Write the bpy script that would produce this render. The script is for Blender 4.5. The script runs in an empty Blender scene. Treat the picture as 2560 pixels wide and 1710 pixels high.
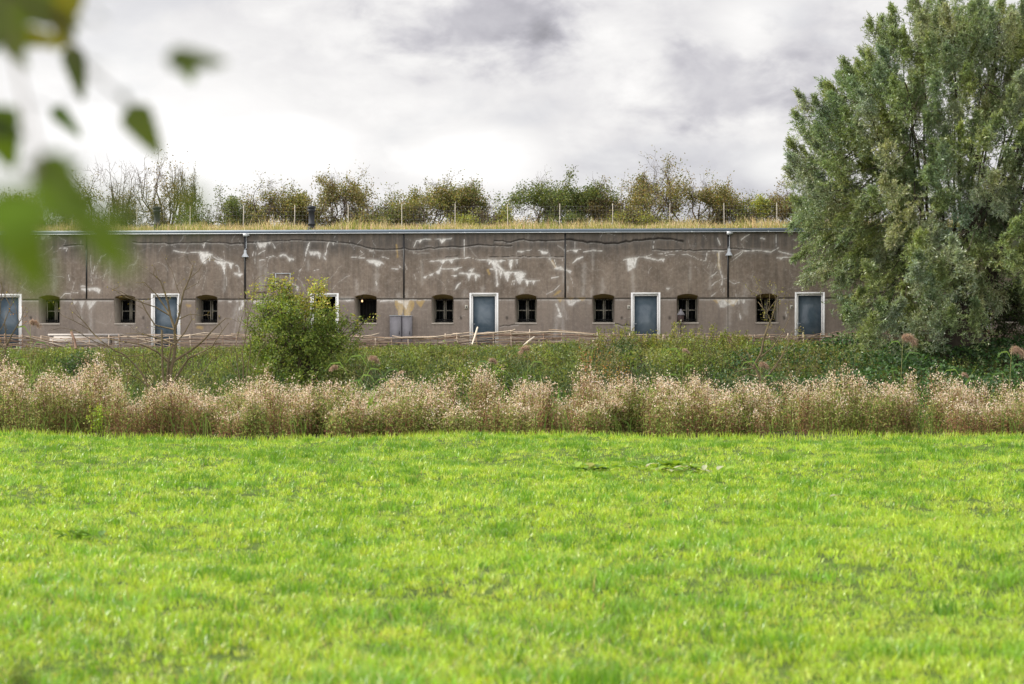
import bpy, math, random
import numpy as np
C = bpy.context.scene.collection
R = math.radians
rng = np.random.default_rng(7)
random.seed(7)
scene = bpy.context.scene

# ------------------------------------------------------------------ camera
F = 4978.0            # focal length in photo pixels (2560 wide)
HY = 927.0            # horizon row
CZ = 1.6
cam_d = bpy.data.cameras.new('camera'); cam = bpy.data.objects.new('camera', cam_d); C.objects.link(cam)
cam.location = (0, 0, CZ); cam.rotation_euler = (R(90), 0, 0)
cam_d.sensor_width = 36; cam_d.lens = 70; cam_d.shift_y = (HY - 855) / 2560
cam_d.clip_start = 0.05; cam_d.clip_end = 3000
cam_d.dof.use_dof = True; cam_d.dof.focus_distance = 66; cam_d.dof.aperture_fstop = 2.8
scene.camera = cam

# ------------------------------------------------------------------ sun + sky
SUN = (-0.74, 0.16, 0.66)
L = math.sqrt(sum(c*c for c in SUN)); SUN = tuple(c/L for c in SUN)
sd = bpy.data.lights.new('sun', 'SUN'); sun = bpy.data.objects.new('sun', sd); C.objects.link(sun)
sd.energy = 4.6; sd.angle = R(0.6); sd.color = (1.0, 0.95, 0.86)
from mathutils import Vector
sun.rotation_euler = Vector(SUN).to_track_quat('Z', 'Y').to_euler()
sun.location = (-60, 20, 60)
world = bpy.data.worlds.new('World'); scene.world = world; world.use_nodes = True
scene.view_settings.view_transform = 'Standard'; scene.view_settings.look = 'None'
scene.view_settings.exposure = 0.5; scene.view_settings.gamma = 1
SKY_STR = 0.1

def build_world():
    nt = world.node_tree; N = nt.nodes; K = nt.links; N.clear()
    out = N.new('ShaderNodeOutputWorld'); bg = N.new('ShaderNodeBackground'); bg.inputs['Strength'].default_value = SKY_STR
    K.new(bg.outputs[0], out.inputs[0])
    sky = N.new('ShaderNodeTexSky'); sky.sky_type = 'NISHITA'; sky.sun_disc = False
    sky.sun_elevation = math.asin(SUN[2]); sky.sun_rotation = math.atan2(SUN[0], SUN[1])
    tc = N.new('ShaderNodeTexCoord')
    def math_(op, a, b=None, c=None, clamp=False):
        n = N.new('ShaderNodeMath'); n.operation = op; n.use_clamp = clamp
        for i, v in enumerate((a, b, c)):
            if v is None: continue
            if isinstance(v, (int, float)): n.inputs[i].default_value = v
            else: K.new(v, n.inputs[i])
        return n.outputs[0]
    sep = N.new('ShaderNodeSeparateXYZ'); K.new(tc.outputs['Generated'], sep.inputs[0])
    dx, dy, dz = sep.outputs
    def noise(scale, zs, detail, rough, off=0, dist=0.0):
        mp = N.new('ShaderNodeMapping'); mp.inputs['Scale'].default_value = (1, 1, zs); mp.inputs['Location'].default_value = (off, off*.7, 0)
        K.new(tc.outputs['Generated'], mp.inputs[0])
        n = N.new('ShaderNodeTexNoise'); n.inputs['Scale'].default_value = scale; n.inputs['Detail'].default_value = detail
        n.inputs['Roughness'].default_value = rough; n.inputs['Distortion'].default_value = dist
        K.new(mp.outputs[0], n.inputs[0]); return n.outputs[0]
    def ramp(v, a, b):
        n = N.new('ShaderNodeMapRange'); n.interpolation_type = 'SMOOTHSTEP'
        K.new(v, n.inputs[0]); n.inputs[1].default_value = a; n.inputs[2].default_value = b; return n.outputs[0]
    n1 = noise(9, 2.4, 6, .55, 3.1, .3); n2 = noise(26, 1.8, 6, .55, 9.7, .25); n3 = noise(60, 1.5, 5, .5, 1.3)
    # cloud masses: soft elliptical regions round chosen compass directions, broken up by noise
    def blob(X, Y, rx, ry, wob=.6):
        vx, vz = (X-1280)/F, (HY-Y)/F
        a = math_('DIVIDE', math_('SUBTRACT', math_('DIVIDE', dx, math_('MAXIMUM', dy, .05)), vx), rx/F)
        b = math_('DIVIDE', math_('SUBTRACT', math_('DIVIDE', dz, math_('MAXIMUM', dy, .05)), vz), ry/F)
        d = math_('SQRT', math_('ADD', math_('MULTIPLY', a, a), math_('MULTIPLY', b, b)))
        d = math_('ADD', d, math_('MULTIPLY', math_('SUBTRACT', n2, .5), wob*2.4))
        d = math_('ADD', d, math_('MULTIPLY', math_('SUBTRACT', n3, .5), wob*0.8))
        s = N.new('ShaderNodeMapRange'); s.interpolation_type = 'SMOOTHSTEP'; K.new(d, s.inputs[0])
        s.inputs[1].default_value = 1.25; s.inputs[2].default_value = .25; return s.outputs[0]
    base = math_('ADD', math_('MULTIPLY', math_('SUBTRACT', n1, .5), .36), .82)
    base = math_('ADD', base, math_('MULTIPLY', math_('SUBTRACT', n2, .5), .38))
    base = math_('ADD', base, math_('MULTIPLY', math_('SUBTRACT', n3, .5), .12))
    for X, Y, rx, ry, amp, wob in ((1190, 60, 270, 120, -.28, .75), (1330, 130, 130, 70, -.12, .5), (1840, 220, 300, 110, -.19, .8), (2060, 180, 200, 150, -.12, .5),
                              (1760, 390, 500, 60, -.05, .7), (1800, 540, 260, 90, -.12, .6),(1640, 30, 300, 90, -.03, .5),
                              (250, 350, 430, 330, .16, .5), (650, 380, 330, 90, .22, .6), (1180, 400, 210, 85, .24, .6),
                              (1890, 50, 120, 80, .12, 1.0), (1950, 410, 110, 55, .16, .6), (900, 300, 500, 120, .05, .6)):
        base = math_('ADD', base, math_('MULTIPLY', blob(X, Y, rx, ry, wob), amp))
    base = math_('MAXIMUM', base, .3)
    # extra brightness added to the unseen sky behind the viewer to light the facade
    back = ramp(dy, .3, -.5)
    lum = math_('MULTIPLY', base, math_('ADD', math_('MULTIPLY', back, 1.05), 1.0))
    col = N.new('ShaderNodeMix'); col.data_type = 'RGBA'
    K.new(ramp(base, .45, .95), col.inputs[0])
    col.inputs[6].default_value = (.93, .91, .99, 1); col.inputs[7].default_value = (1.0, .985, .975, 1)
    sc = N.new('ShaderNodeVectorMath'); sc.operation = 'SCALE'; K.new(col.outputs[2], sc.inputs[0])
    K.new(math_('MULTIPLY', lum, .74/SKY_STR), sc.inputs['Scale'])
    # thin gaps in the cover let some blue through
    mx = N.new('ShaderNodeMix'); mx.data_type = 'RGBA'
    K.new(math_('ADD', math_('MULTIPLY', ramp(n1, .35, .5), .05), .94), mx.inputs[0])
    K.new(sky.outputs[0], mx.inputs[6]); K.new(sc.outputs[0], mx.inputs[7])
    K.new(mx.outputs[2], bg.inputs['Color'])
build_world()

# ------------------------------------------------------------------ helpers
def P(X, Y, d):                     # point seen at photo pixel (X,Y) at distance d
    return np.array([(X-1280)/F*d, d, CZ+(HY-Y)/F*d])

def tag(o, label=None, cat=None, group=None, kind=None):
    if label: o['label'] = label
    if cat: o['category'] = cat
    if group: o['group'] = group
    if kind: o['kind'] = kind
    return o

def empty(name, loc=(0, 0, 0), rz=0, label=None, cat=None, group=None):
    o = bpy.data.objects.new(name, None); C.objects.link(o); o.location = tuple(loc); o.rotation_euler = (0, 0, rz)
    o.empty_display_size = .2
    return tag(o, label, cat, group)

def mesh_obj(name, V, Fc, mat, parent=None, col=None, smooth=False, mats=None, midx=None):
    """V (n,3); Fc list of index arrays or (m,k) array; col (n,3) optional"""
    me = bpy.data.meshes.new(name)
    V = np.asarray(V, dtype=np.float32)
    if isinstance(Fc, np.ndarray):
        m, k = Fc.shape; loops = Fc.ravel(); tot = np.full(m, k, dtype=np.int32)
    else:
        tot = np.array([len(f) for f in Fc], dtype=np.int32); loops = np.array([i for f in Fc for i in f], dtype=np.int32); m = len(tot)
    me.vertices.add(len(V)); me.vertices.foreach_set('co', V.ravel())
    me.loops.add(len(loops)); me.loops.foreach_set('vertex_index', loops.astype(np.int32))
    st = np.concatenate([[0], np.cumsum(tot)[:-1]]).astype(np.int32)
    me.polygons.add(m); me.polygons.foreach_set('loop_start', st)
    if smooth: me.polygons.foreach_set('use_smooth', np.ones(m, dtype=bool))
    me.update(calc_edges=True)
    if col is not None:
        a = me.color_attributes.new('Col', 'FLOAT_COLOR', 'POINT')
        c4 = np.ones((len(V), 4), dtype=np.float32); c4[:, :col.shape[1]] = col
        a.data.foreach_set('color', c4.ravel())
    for mm in (mats or [mat]): me.materials.append(mm)
    if midx is not None: me.polygons.foreach_set('material_index', np.asarray(midx, dtype=np.int32))
    o = bpy.data.objects.new(name, me); C.objects.link(o)
    if parent: o.parent = parent
    return o

class Acc:                          # accumulates geometry with per-vertex colours
    def __init__(s): s.V = []; s.F = []; s.c = []; s.n = 0
    def add(s, V, Fc, col=(.5, .5, .5)):
        V = np.asarray(V, float).reshape(-1, 3); Fc = np.asarray(Fc, dtype=np.int64)
        s.V.append(V); s.F.append(Fc + s.n)
        c = np.asarray(col, float)
        if c.ndim == 1: c = np.tile(c, (len(V), 1))
        s.c.append(c); s.n += len(V)
    def box(s, x0, x1, y0, y1, z0, z1, col=(.5, .5, .5)):
        V = [(x, y, z) for x in (x0, x1) for y in (y0, y1) for z in (z0, z1)]
        Fc = [(0, 1, 3, 2), (4, 6, 7, 5), (0, 4, 5, 1), (2, 3, 7, 6), (0, 2, 6, 4), (1, 5, 7, 3)]
        s.add(V, Fc, col)
    def tube(s, pts, rad, n=6, col=(.5, .5, .5), cap=True):
        pts = np.asarray(pts, float); k = len(pts); rad = np.broadcast_to(np.asarray(rad, float), (k,))
        V = []
        for i in range(k):
            t = pts[min(i+1, k-1)] - pts[max(i-1, 0)]; t = t/(np.linalg.norm(t)+1e-9)
            a = np.array([1., 0, 0]) if abs(t[0]) < .8 else np.array([0, 1., 0])
            u = np.cross(t, a); u /= np.linalg.norm(u); v = np.cross(t, u)
            for j in range(n):
                w = 2*math.pi*j/n; V.append(pts[i] + rad[i]*(math.cos(w)*u + math.sin(w)*v))
        Fc = [(i*n+j, i*n+(j+1) % n, (i+1)*n+(j+1) % n, (i+1)*n+j) for i in range(k-1) for j in range(n)]
        if cap:
            for e, i in ((0, 0), (k-1, (k-1)*n)):
                V.append(pts[e]); ci = len(V)-1
                Fc += [(ci, i+j, i+(j+1) % n, ci) for j in range(n)]
        s.add(V, Fc, col)
    def lathe(s, prof, c, n=16, col=(.5, .5, .5)):    # prof list of (r,z)
        V = [(c[0]+r*math.cos(2*math.pi*j/n), c[1]+r*math.sin(2*math.pi*j/n), c[2]+z) for r, z in prof for j in range(n)]
        Fc = [(i*n+j, i*n+(j+1) % n, (i+1)*n+(j+1) % n, (i+1)*n+j) for i in range(len(prof)-1) for j in range(n)]
        s.add(V, Fc, col)
    def build(s, name, mat, parent=None, smooth=False):
        V = np.concatenate(s.V); c = np.concatenate(s.c)
        Fc = [tuple(dict.fromkeys(f)) for A in s.F for f in A.tolist()] if any(True for A in s.F for f in A[:1]) and s.n < 60000 else np.concatenate(s.F)
        return mesh_obj(name, V, Fc, mat, parent, c, smooth)

def unit(a): return a/(np.linalg.norm(a, axis=-1, keepdims=True)+1e-9)

def leaf_quads(pos, dirn, length, width, bend=0.0, nrm=None):
    """rhombic leaves: returns (4n,3) verts and (n,4) faces"""
    n = len(pos); dirn = unit(dirn)
    if nrm is None: nrm = unit(rng.normal(size=(n, 3)))
    side = unit(np.cross(dirn, nrm)); up = np.cross(side, dirn)
    length = np.broadcast_to(length, (n,))[:, None]; width = np.broadcast_to(width, (n,))[:, None]
    v0 = pos; v2 = pos + dirn*length
    m = pos + dirn*length*.45 + up*length*bend
    V = np.stack([v0, m+side*width/2, v2, m-side*width/2], 1).reshape(-1, 3)
    return V, np.arange(4*n).reshape(n, 4)

def segs_mesh(S, n=4):
    """S array (m,8): p0,p1,r0,r1 -> prisms"""
    S = np.asarray(S, float); p0, p1, r0, r1 = S[:, :3], S[:, 3:6], S[:, 6:7], S[:, 7:8]
    t = unit(p1-p0); a = np.where(np.abs(t[:, :1]) < .8, np.array([[1., 0, 0]]), np.array([[0, 1., 0]]))
    u = unit(np.cross(t, a)); v = np.cross(t, u); ring0 = []; ring1 = []
    for j in range(n):
        w = 2*math.pi*j/n; d = math.cos(w)*u+math.sin(w)*v
        ring0.append(p0+r0*d); ring1.append(p1+r1*d)
    V = np.stack(ring0+ring1, 1).reshape(-1, 3)
    b = (np.arange(len(S))*2*n)[:, None]
    Fc = np.concatenate([b+np.array([[j, (j+1) % n, n+(j+1) % n, n+j]]) for j in range(n)])
    return V, Fc

def pick(cols, n, jit=.12):
    cols = np.asarray(cols, float); c = cols[rng.integers(0, len(cols), n)]
    return np.clip(c*(1+jit*rng.normal(size=(n, 1)))*(1+.05*rng.normal(size=(n, 3))), .004, 1)

# ------------------------------------------------------------------ materials
def newmat(name):
    m = bpy.data.materials.new(name); m.use_nodes = True; nt = m.node_tree; b = nt.nodes['Principled BSDF']; return m, nt, b

def simple(name, col, rough=.6, metal=0, var=.12, scale=6.0, bump=0.0, spec=.5):
    m, nt, b = newmat(name); N = nt.nodes; K = nt.links
    tc = N.new('ShaderNodeTexCoord'); n = N.new('ShaderNodeTexNoise'); n.inputs['Scale'].default_value = scale; n.inputs['Detail'].default_value = 6
    K.new(tc.outputs['Object'], n.inputs[0]); cr = N.new('ShaderNodeMix'); cr.data_type = 'RGBA'; K.new(n.outputs[0], cr.inputs[0])
    cr.inputs[6].default_value = tuple(c*(1-var*2) for c in col)+(1,); cr.inputs[7].default_value = tuple(min(1, c*(1+var*2)) for c in col)+(1,)
    K.new(cr.outputs[2], b.inputs['Base Color']); b.inputs['Roughness'].default_value = rough; b.inputs['Metallic'].default_value = metal
    b.inputs['Specular IOR Level'].default_value = spec
    if bump:
        bp = N.new('ShaderNodeBump'); bp.inputs['Strength'].default_value = bump; bp.inputs['Distance'].default_value = .02
        K.new(n.outputs[0], bp.inputs['Height']); K.new(bp.outputs[0], b.inputs['Normal'])
    return m

def leafmat(name, trans=.4, rough=.5, tint=(1.25, 1.2, .6), spec=.35, patch=0, pscale=.6, pcol=(1.3, 1.1, .8)):
    m, nt, b = newmat(name); N = nt.nodes; K = nt.links
    at = N.new('ShaderNodeAttribute'); at.attribute_name = 'Col'
    tc = N.new('ShaderNodeTexCoord'); src = at.outputs['Color']
    if patch:
        n = N.new('ShaderNodeTexNoise'); n.inputs['Scale'].default_value = pscale; n.inputs['Detail'].default_value = 4; n.inputs['Roughness'].default_value = .6
        K.new(tc.outputs['Object'], n.inputs[0])
        rm = N.new('ShaderNodeMapRange'); K.new(n.outputs[0], rm.inputs[0]); rm.inputs[1].default_value = .38; rm.inputs[2].default_value = .62
        mm = N.new('ShaderNodeMix'); mm.data_type = 'RGBA'; K.new(rm.outputs[0], mm.inputs[0])
        mm.inputs[6].default_value = tuple(2-c if False else 1/c for c in pcol)+(1,); mm.inputs[7].default_value = tuple(pcol)+(1,)
        mu = N.new('ShaderNodeMix'); mu.data_type = 'RGBA'; mu.blend_type = 'MULTIPLY'; mu.inputs[0].default_value = patch
        K.new(src, mu.inputs[6]); K.new(mm.outputs[2], mu.inputs[7]); src = mu.outputs[2]
    K.new(src, b.inputs['Base Color']); b.inputs['Roughness'].default_value = rough; b.inputs['Specular IOR Level'].default_value = spec
    tr = N.new('ShaderNodeBsdfTranslucent'); mt = N.new('ShaderNodeMix'); mt.data_type = 'RGBA'; mt.blend_type = 'MULTIPLY'; mt.inputs[0].default_value = 1
    mt.clamp_result = False
    K.new(src, mt.inputs[6]); mt.inputs[7].default_value = tint+(1,); K.new(mt.outputs[2], tr.inputs[0])
    mx = N.new('ShaderNodeMixShader'); mx.inputs[0].default_value = trans
    K.new(b.outputs[0], mx.inputs[1]); K.new(tr.outputs[0], mx.inputs[2]); K.new(mx.outputs[0], N['Material Output'].inputs[0])
    return m

M_grass = leafmat('grass_blades', .36, .38, (1.3, 1.25, .55), .5, patch=.4, pscale=1.1, pcol=(1.2, 1.08, 1.0))
M_leaf = leafmat('foliage', .35, .5)
M_willow = leafmat('willow_leaves', .3, .40, (1.15, 1.2, .6), .6, patch=.7, pscale=.5, pcol=(1.2, 1.05, .8))
M_dry = leafmat('dry_plants', .4, .8, (1.1, 1.0, .85), .1)
M_bark = simple('bark', (.10, .075, .055), .9, var=.25, scale=9, bump=.4, spec=.1)
M_barkl = simple('pale_bark', (.14, .11, .065), .9, var=.25, scale=9, bump=.3, spec=.1)
M_rod = leafmat('woven_rods', 0.0, .8, (1, 1, 1), .15)
M_white = simple('white_paint', (.90, .89, .87), .45, var=.03, scale=3)
M_cream = simple('cream_window_paint', (.48, .45, .38), .6, var=.12, scale=5)
M_iron = simple('black_iron', (.012, .012, .013), .6, var=.1)
M_dark = simple('dark_interior', (.006, .006, .006), .9, var=.1)
M_glass = simple('dark_window_glass', (.006, .008, .009), .12, var=.2, scale=1.5, spec=.25)
M_fascia = simple('blue_grey_fascia', (.15, .19, .24), .5, var=.10, scale=2)
M_trim = simple('pale_metal_trim', (.62, .64, .66), .45, var=.04)
M_grey = simple('grey_paint', (.20, .19, .205), .55, var=.14, scale=5)
M_pipe = simple('dark_pipe', (.022, .024, .03), .8, var=.15)
M_strip = simple('black_joint_strip', (.02, .02, .022), .6, var=.2)
M_lamp = simple('galvanised_lamp', (.50, .53, .56), .45, var=.08)
M_ochre = simple('ochre_soffit', (.30, .22, .08), .9, var=.25, scale=5)
M_wire = simple('galvanised_wire', (.20, .20, .19), .5, var=.1)
M_post = simple('pale_wood_post', (.42, .38, .32), .8, var=.15, scale=8)
M_soil = simple('roof_soil', (.12, .10, .06), .95, var=.3, scale=3)
M_bench = simple('weathered_white_bench', (.46, .42, .39), .8, var=.08, scale=4)
M_brick = simple('dark_red_ceramic', (.07, .04, .035), .7, var=.2)

def door_glass():
    m, nt, b = newmat('blue_grey_door_panel'); N = nt.nodes; K = nt.links
    tc = N.new('ShaderNodeTexCoord'); n = N.new('ShaderNodeTexNoise'); n.inputs['Scale'].default_value = 1.6; n.inputs['Detail'].default_value = 7
    n.inputs['Roughness'].default_value = .65; n.inputs['Distortion'].default_value = .5
    K.new(tc.outputs['Object'], n.inputs[0]); r = N.new('ShaderNodeValToRGB'); K.new(n.outputs[0], r.inputs[0])
    r.color_ramp.elements[0].position = .32; r.color_ramp.elements[0].color = (.055, .085, .115, 1)
    r.color_ramp.elements[1].position = .68; r.color_ramp.elements[1].color = (.135, .17, .20, 1)
    K.new(r.outputs[0], b.inputs['Base Color']); b.inputs['Roughness'].default_value = .22; b.inputs['Specular IOR Level'].default_value = .4
    return m
M_door = door_glass()

def concrete():
    m, nt, b = newmat('stained_concrete'); N = nt.nodes; K = nt.links
    tc = N.new('ShaderNodeTexCoord'); at = N.new('ShaderNodeAttribute'); at.attribute_name = 'Col'
    sp = N.new('ShaderNodeSeparateColor'); K.new(at.outputs['Color'], sp.inputs[0])
    so = N.new('ShaderNodeSeparateXYZ'); K.new(tc.outputs['Object'], so.inputs[0])
    def noise(scale, sv, detail=6, rough=.6, dist=0):
        mp = N.new('ShaderNodeMapping'); mp.inputs['Scale'].default_value = sv; K.new(tc.outputs['Object'], mp.inputs[0])
        n = N.new('ShaderNodeTexNoise'); n.inputs['Scale'].default_value = scale; n.inputs['Detail'].default_value = detail; n.inputs['Roughness'].default_value = rough
        n.inputs['Distortion'].default_value = dist; K.new(mp.outputs[0], n.inputs[0]); return n.outputs[0]
    def rng_(v, a, b_, c=0, d=1):
        n = N.new('ShaderNodeMapRange'); K.new(v, n.inputs[0]); n.inputs[1].default_value = a; n.inputs[2].default_value = b_
        n.inputs[3].default_value = c; n.inputs[4].default_value = d; return n.outputs[0]
    def mix(f, a, b_, mode='MIX'):
        n = N.new('ShaderNodeMix'); n.data_type = 'RGBA'; n.blend_type = mode
        for i, v in ((0, f), (6, a), (7, b_)):
            if isinstance(v, (int, float)): n.inputs[i].default_value = v
            elif isinstance(v, tuple): n.inputs[i].default_value = v+(1,)
            else: K.new(v, n.inputs[i])
        return n.outputs[2]
    def mul(a, b_):
        n = N.new('ShaderNodeMath'); n.operation = 'MULTIPLY'; n.use_clamp = True
        for i, v in ((0, a), (1, b_)):
            if isinstance(v, (int, float)): n.inputs[i].default_value = v
            else: K.new(v, n.inputs[i])
        return n.outputs[0]
    big = noise(.55, (1, 1, 1), 5, .6, .4); streak = noise(3.2, (1.6, 1, .16), 6, .65); fine = noise(9, (1, 1, 1), 8, .72); streak2 = noise(7, (2.2, 1, .10), 5, .6)
    c = mix(rng_(big, .3, .7), (.176, .138, .110), (.310, .249, .200))
    c = mix(mul(rng_(streak, .45, .75), .55), c, (.120, .104, .090))
    c = mix(mul(rng_(streak2, .5, .8), .35), c, (.36, .31, .25))
    c = mix(mul(rng_(fine, .50, .75), .6), c, (.44, .38, .33))
    c = mix(mul(rng_(noise(2.2, (1, 1, .7), 9, .75), .52, .72), .5), c, (.11, .092, .080))
    c = mix(mul(rng_(noise(1.6, (1, 1, .8), 9, .75, .6), .54, .70), .45), c, (.34, .29, .24))
    c = mix(mul(rng_(fine, .45, .22), .6), c, (.085, .075, .066))
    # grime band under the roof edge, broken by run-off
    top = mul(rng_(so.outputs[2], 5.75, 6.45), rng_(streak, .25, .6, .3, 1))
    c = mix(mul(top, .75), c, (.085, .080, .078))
    low = rng_(so.outputs[2], 4.42, 4.36)
    c = mix(mul(low, .28), c, (.33, .285, .255))
    # damp dark streaks
    damp = mul(rng_(noise(1.1, (2.4, 1, .22), 4, .6), .56, .72), .5)
    c = mix(damp, c, (.095, .080, .066))
    brk = rng_(fine, .30, .55, .35, 1)
    c = mix(mul(sp.outputs[2], brk), c, (.52, .36, .14))
    lf = rng_(noise(14, (1, 1, .6), 7, .75),   .34, .52, .42, 1)
    c = mix(mul(sp.outputs[0], lf), c, (.95, .92, .88))
    c = mix(sp.outputs[1], c, (.018, .015, .013))
    K.new(c, b.inputs['Base Color']); b.inputs['Roughness'].default_value = .92; b.inputs['Specular IOR Level'].default_value = .15
    bp = N.new('ShaderNodeBump'); bp.inputs['Strength'].default_value = .5; bp.inputs['Distance'].default_value = .02
    K.new(fine, bp.inputs['Height']); K.new(bp.outputs[0], b.inputs['Normal'])
    return m
M_conc = concrete()
M_reveal = simple('pale_plaster_reveal', (.36, .32, .27), .9, var=.2, scale=4, bump=.3)

def ground_mat():
    m, nt, b = newmat('meadow_soil'); N = nt.nodes; K = nt.links
    tc = N.new('ShaderNodeTexCoord'); n = N.new('ShaderNodeTexNoise'); n.inputs['Scale'].default_value = 1.2; n.inputs['Detail'].default_value = 9; n.inputs['Roughness'].default_value = .7
    K.new(tc.outputs['Object'], n.inputs[0]); r = N.new('ShaderNodeValToRGB'); K.new(n.outputs[0], r.inputs[0])
    r.color_ramp.elements[0].position = .3; r.color_ramp.elements[0].color = (.035, .055, .012, 1)
    r.color_ramp.elements[1].position = .7; r.color_ramp.elements[1].color = (.10, .15, .03, 1)
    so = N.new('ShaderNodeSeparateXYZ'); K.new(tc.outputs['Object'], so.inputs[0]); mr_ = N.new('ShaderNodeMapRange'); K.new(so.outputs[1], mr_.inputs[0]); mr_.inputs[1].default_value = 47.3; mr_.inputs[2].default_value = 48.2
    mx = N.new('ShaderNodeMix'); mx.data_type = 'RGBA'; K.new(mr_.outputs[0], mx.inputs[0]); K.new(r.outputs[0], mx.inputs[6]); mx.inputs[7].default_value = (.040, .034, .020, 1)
    K.new(mx.outputs[2], b.inputs['Base Color']); b.inputs['Roughness'].default_value = .95; b.inputs['Specular IOR Level'].default_value = .1
    return m
M_ground = ground_mat()

# ------------------------------------------------------------------ terrain
def smooth(t): t = np.clip(t, 0, 1); return t*t*(3-2*t)
def gz(y, x=0):
    y = np.asarray(y, float) + .0563*np.asarray(x, float)
    return -.35*smooth((y-53.5)/2.5) + .35*smooth((y-58.5)/2.5) + 2.3*smooth((y-58.5)/14.0)
def und(x, y): return .045*np.sin(x*.55+y*.31)+.035*np.sin(y*.83-x*.37+1.3)+.02*np.sin(x*1.9+y*.9)
xs = np.concatenate([[-900, -300, -120, -60], np.linspace(-30, 30, 61), [60, 120, 300, 900]])
ys = np.concatenate([[-400, -100, -30, -10, 0], np.linspace(2, 100, 197), [120, 200, 400, 1500]])
GX, GY = np.meshgrid(xs, ys); GZ = gz(GY, np.clip(GX, -30, 30)) + und(GX, GY)*smooth((53-GY)/3)
V = np.stack([GX, GY, GZ], -1).reshape(-1, 3); nx = len(xs)
idx = (np.arange(len(ys)-1)[:, None]*nx+np.arange(nx-1)[None, :]).reshape(-1, 1)
g = mesh_obj('ground', V, idx+np.array([[0, 1, nx+1, nx]]), M_ground, smooth=True); tag(g, kind='structure')

# ------------------------------------------------------------------ fort building
TH = math.atan(.0563); cth, sth = math.cos(TH), math.sin(TH); D0 = 76.6
fort = empty('fort_building', (0, D0, 0), -TH, 'long low brown concrete fort with white framed doors and grass on its flat roof', 'fort')
def U(X): return (X-1280)*D0/(F*cth+(X-1280)*sth)
def ZZ(X, Y): return CZ+(HY-Y)*(D0-U(X)*sth)/F
def UZ(X, Y): return U(X), ZZ(X, Y)
def FW(u, v, z):           # fort local -> world
    return np.array([u*cth+v*sth, D0-u*sth+v*cth, z])
LEDGE = 4.375; ZB = 2.0; ZT = 6.93
windows = [(98, 149), (287, 338), (490, 543), (685, 738), (888, 941), (1080, 1133), (1288.5, 1341), (1482, 1536), (1692.5, 1746), (1890, 1945), (2105, 2158), (2306, 2360), (2510, 2563)]
doors = [(-17, 54.7), (378, 451), (776, 847), (1174, 1246), (1577.5, 1651), (1987, 2062), (2403, 2477)]
WZ0, WZS, WZA = 3.45, 4.47, 4.55
DZT = 4.60
W = [(U(a), U(b)) for a, b in windows]; Dr = [(U(a), U(b)) for a, b in doors]
st = .03
us = np.arange(-25, 25+st/2, st); hs = np.arange(ZB, ZT+st/2, st)
UU, HH = np.meshgrid(us, hs)
depth = np.where(HH > LEDGE, -.03, 0.0)
vals = np.zeros((len(hs), len(us), 3))
def nz1(n, step):
    k = n//step+3; a = rng.random(k); return np.interp(np.arange(n)/step, np.arange(k), a)
def nz2(shape, s):
    a = rng.random((shape[0]//s+3, shape[1]//s+3))
    i = np.arange(shape[0])/s; j = np.arange(shape[1])/s; i0 = i.astype(int); j0 = j.astype(int); fi = (i-i0)[:, None]; fj = (j-j0)[None]
    return a[i0][:, j0]*(1-fi)*(1-fj)+a[i0+1][:, j0]*fi*(1-fj)+a[i0][:, j0+1]*(1-fi)*fj+a[i0+1][:, j0+1]*fi*fj
rag = .5*nz2(UU.shape, 6)+.5*nz2(UU.shape, 2)
def line(pts, w, ch=0, amp=1.0, ragged=.8):
    for (u0, z0), (u1, z1) in zip(pts[:-1], pts[1:]):
        a0, a1 = np.searchsorted(us, [min(u0, u1)-.3, max(u0, u1)+.3]); b0, b1 = np.searchsorted(hs, [min(z0, z1)-.3, max(z0, z1)+.3])
        uu, hh = UU[b0:b1, a0:a1], HH[b0:b1, a0:a1]
        if uu.size == 0: continue
        dx_, dz_ = u1-u0, z1-z0; l2 = dx_*dx_+dz_*dz_+1e-9
        t = np.clip(((uu-u0)*dx_+(hh-z0)*dz_)/l2, 0, 1); d = np.hypot(uu-u0-t*dx_, hh-z0-t*dz_)
        ww = w*(1-ragged+2*ragged*rag[b0:b1, a0:a1])
        v = np.clip(1.25-d/(ww+1e-4)*.8, 0, 1)*amp
        vals[b0:b1, a0:a1, ch] = np.maximum(vals[b0:b1, a0:a1, ch], v)
def drip(pts, Lg, ch=0, amp=1.0, fr=4, th=.35):
    pts = sorted(pts); pu = [p[0] for p in pts]; pz = [p[1] for p in pts]
    a0, a1 = np.searchsorted(us, [pu[0], pu[-1]])
    if a1-a0 < 3: return
    top = np.interp(us[a0:a1], pu, pz)+.02; ln = np.clip(nz1(a1-a0, fr)-th, 0, 1)/(1-th); ed = np.sin(np.linspace(0, math.pi, a1-a0))**.4
    ln = ln**1.0*Lg*ed*1.6+.02
    hh = hs[:, None]
    inside = np.clip((top[None]-hh)/.02, 0, 1)*np.clip((hh-(top-ln)[None])/.035, 0, 1)
    vals[:, a0:a1, ch] = np.maximum(vals[:, a0:a1, ch], inside*amp)
def cv(off, pts, sc=3.015): return [UZ(off+x/sc, 380+y/sc) for x, y in pts]
def wig(pts, a=.025):
    out = []
    for p, q in zip(pts[:-1], pts[1:]):
        n = max(2, int(math.hypot(q[0]-p[0], q[1]-p[1])/.15))
        for i in range(n):
            t = i/n; out.append((p[0]+(q[0]-p[0])*t, p[1]+(q[1]-p[1])*t+random.gauss(0, a)))
    return out+[pts[-1]]
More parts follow.
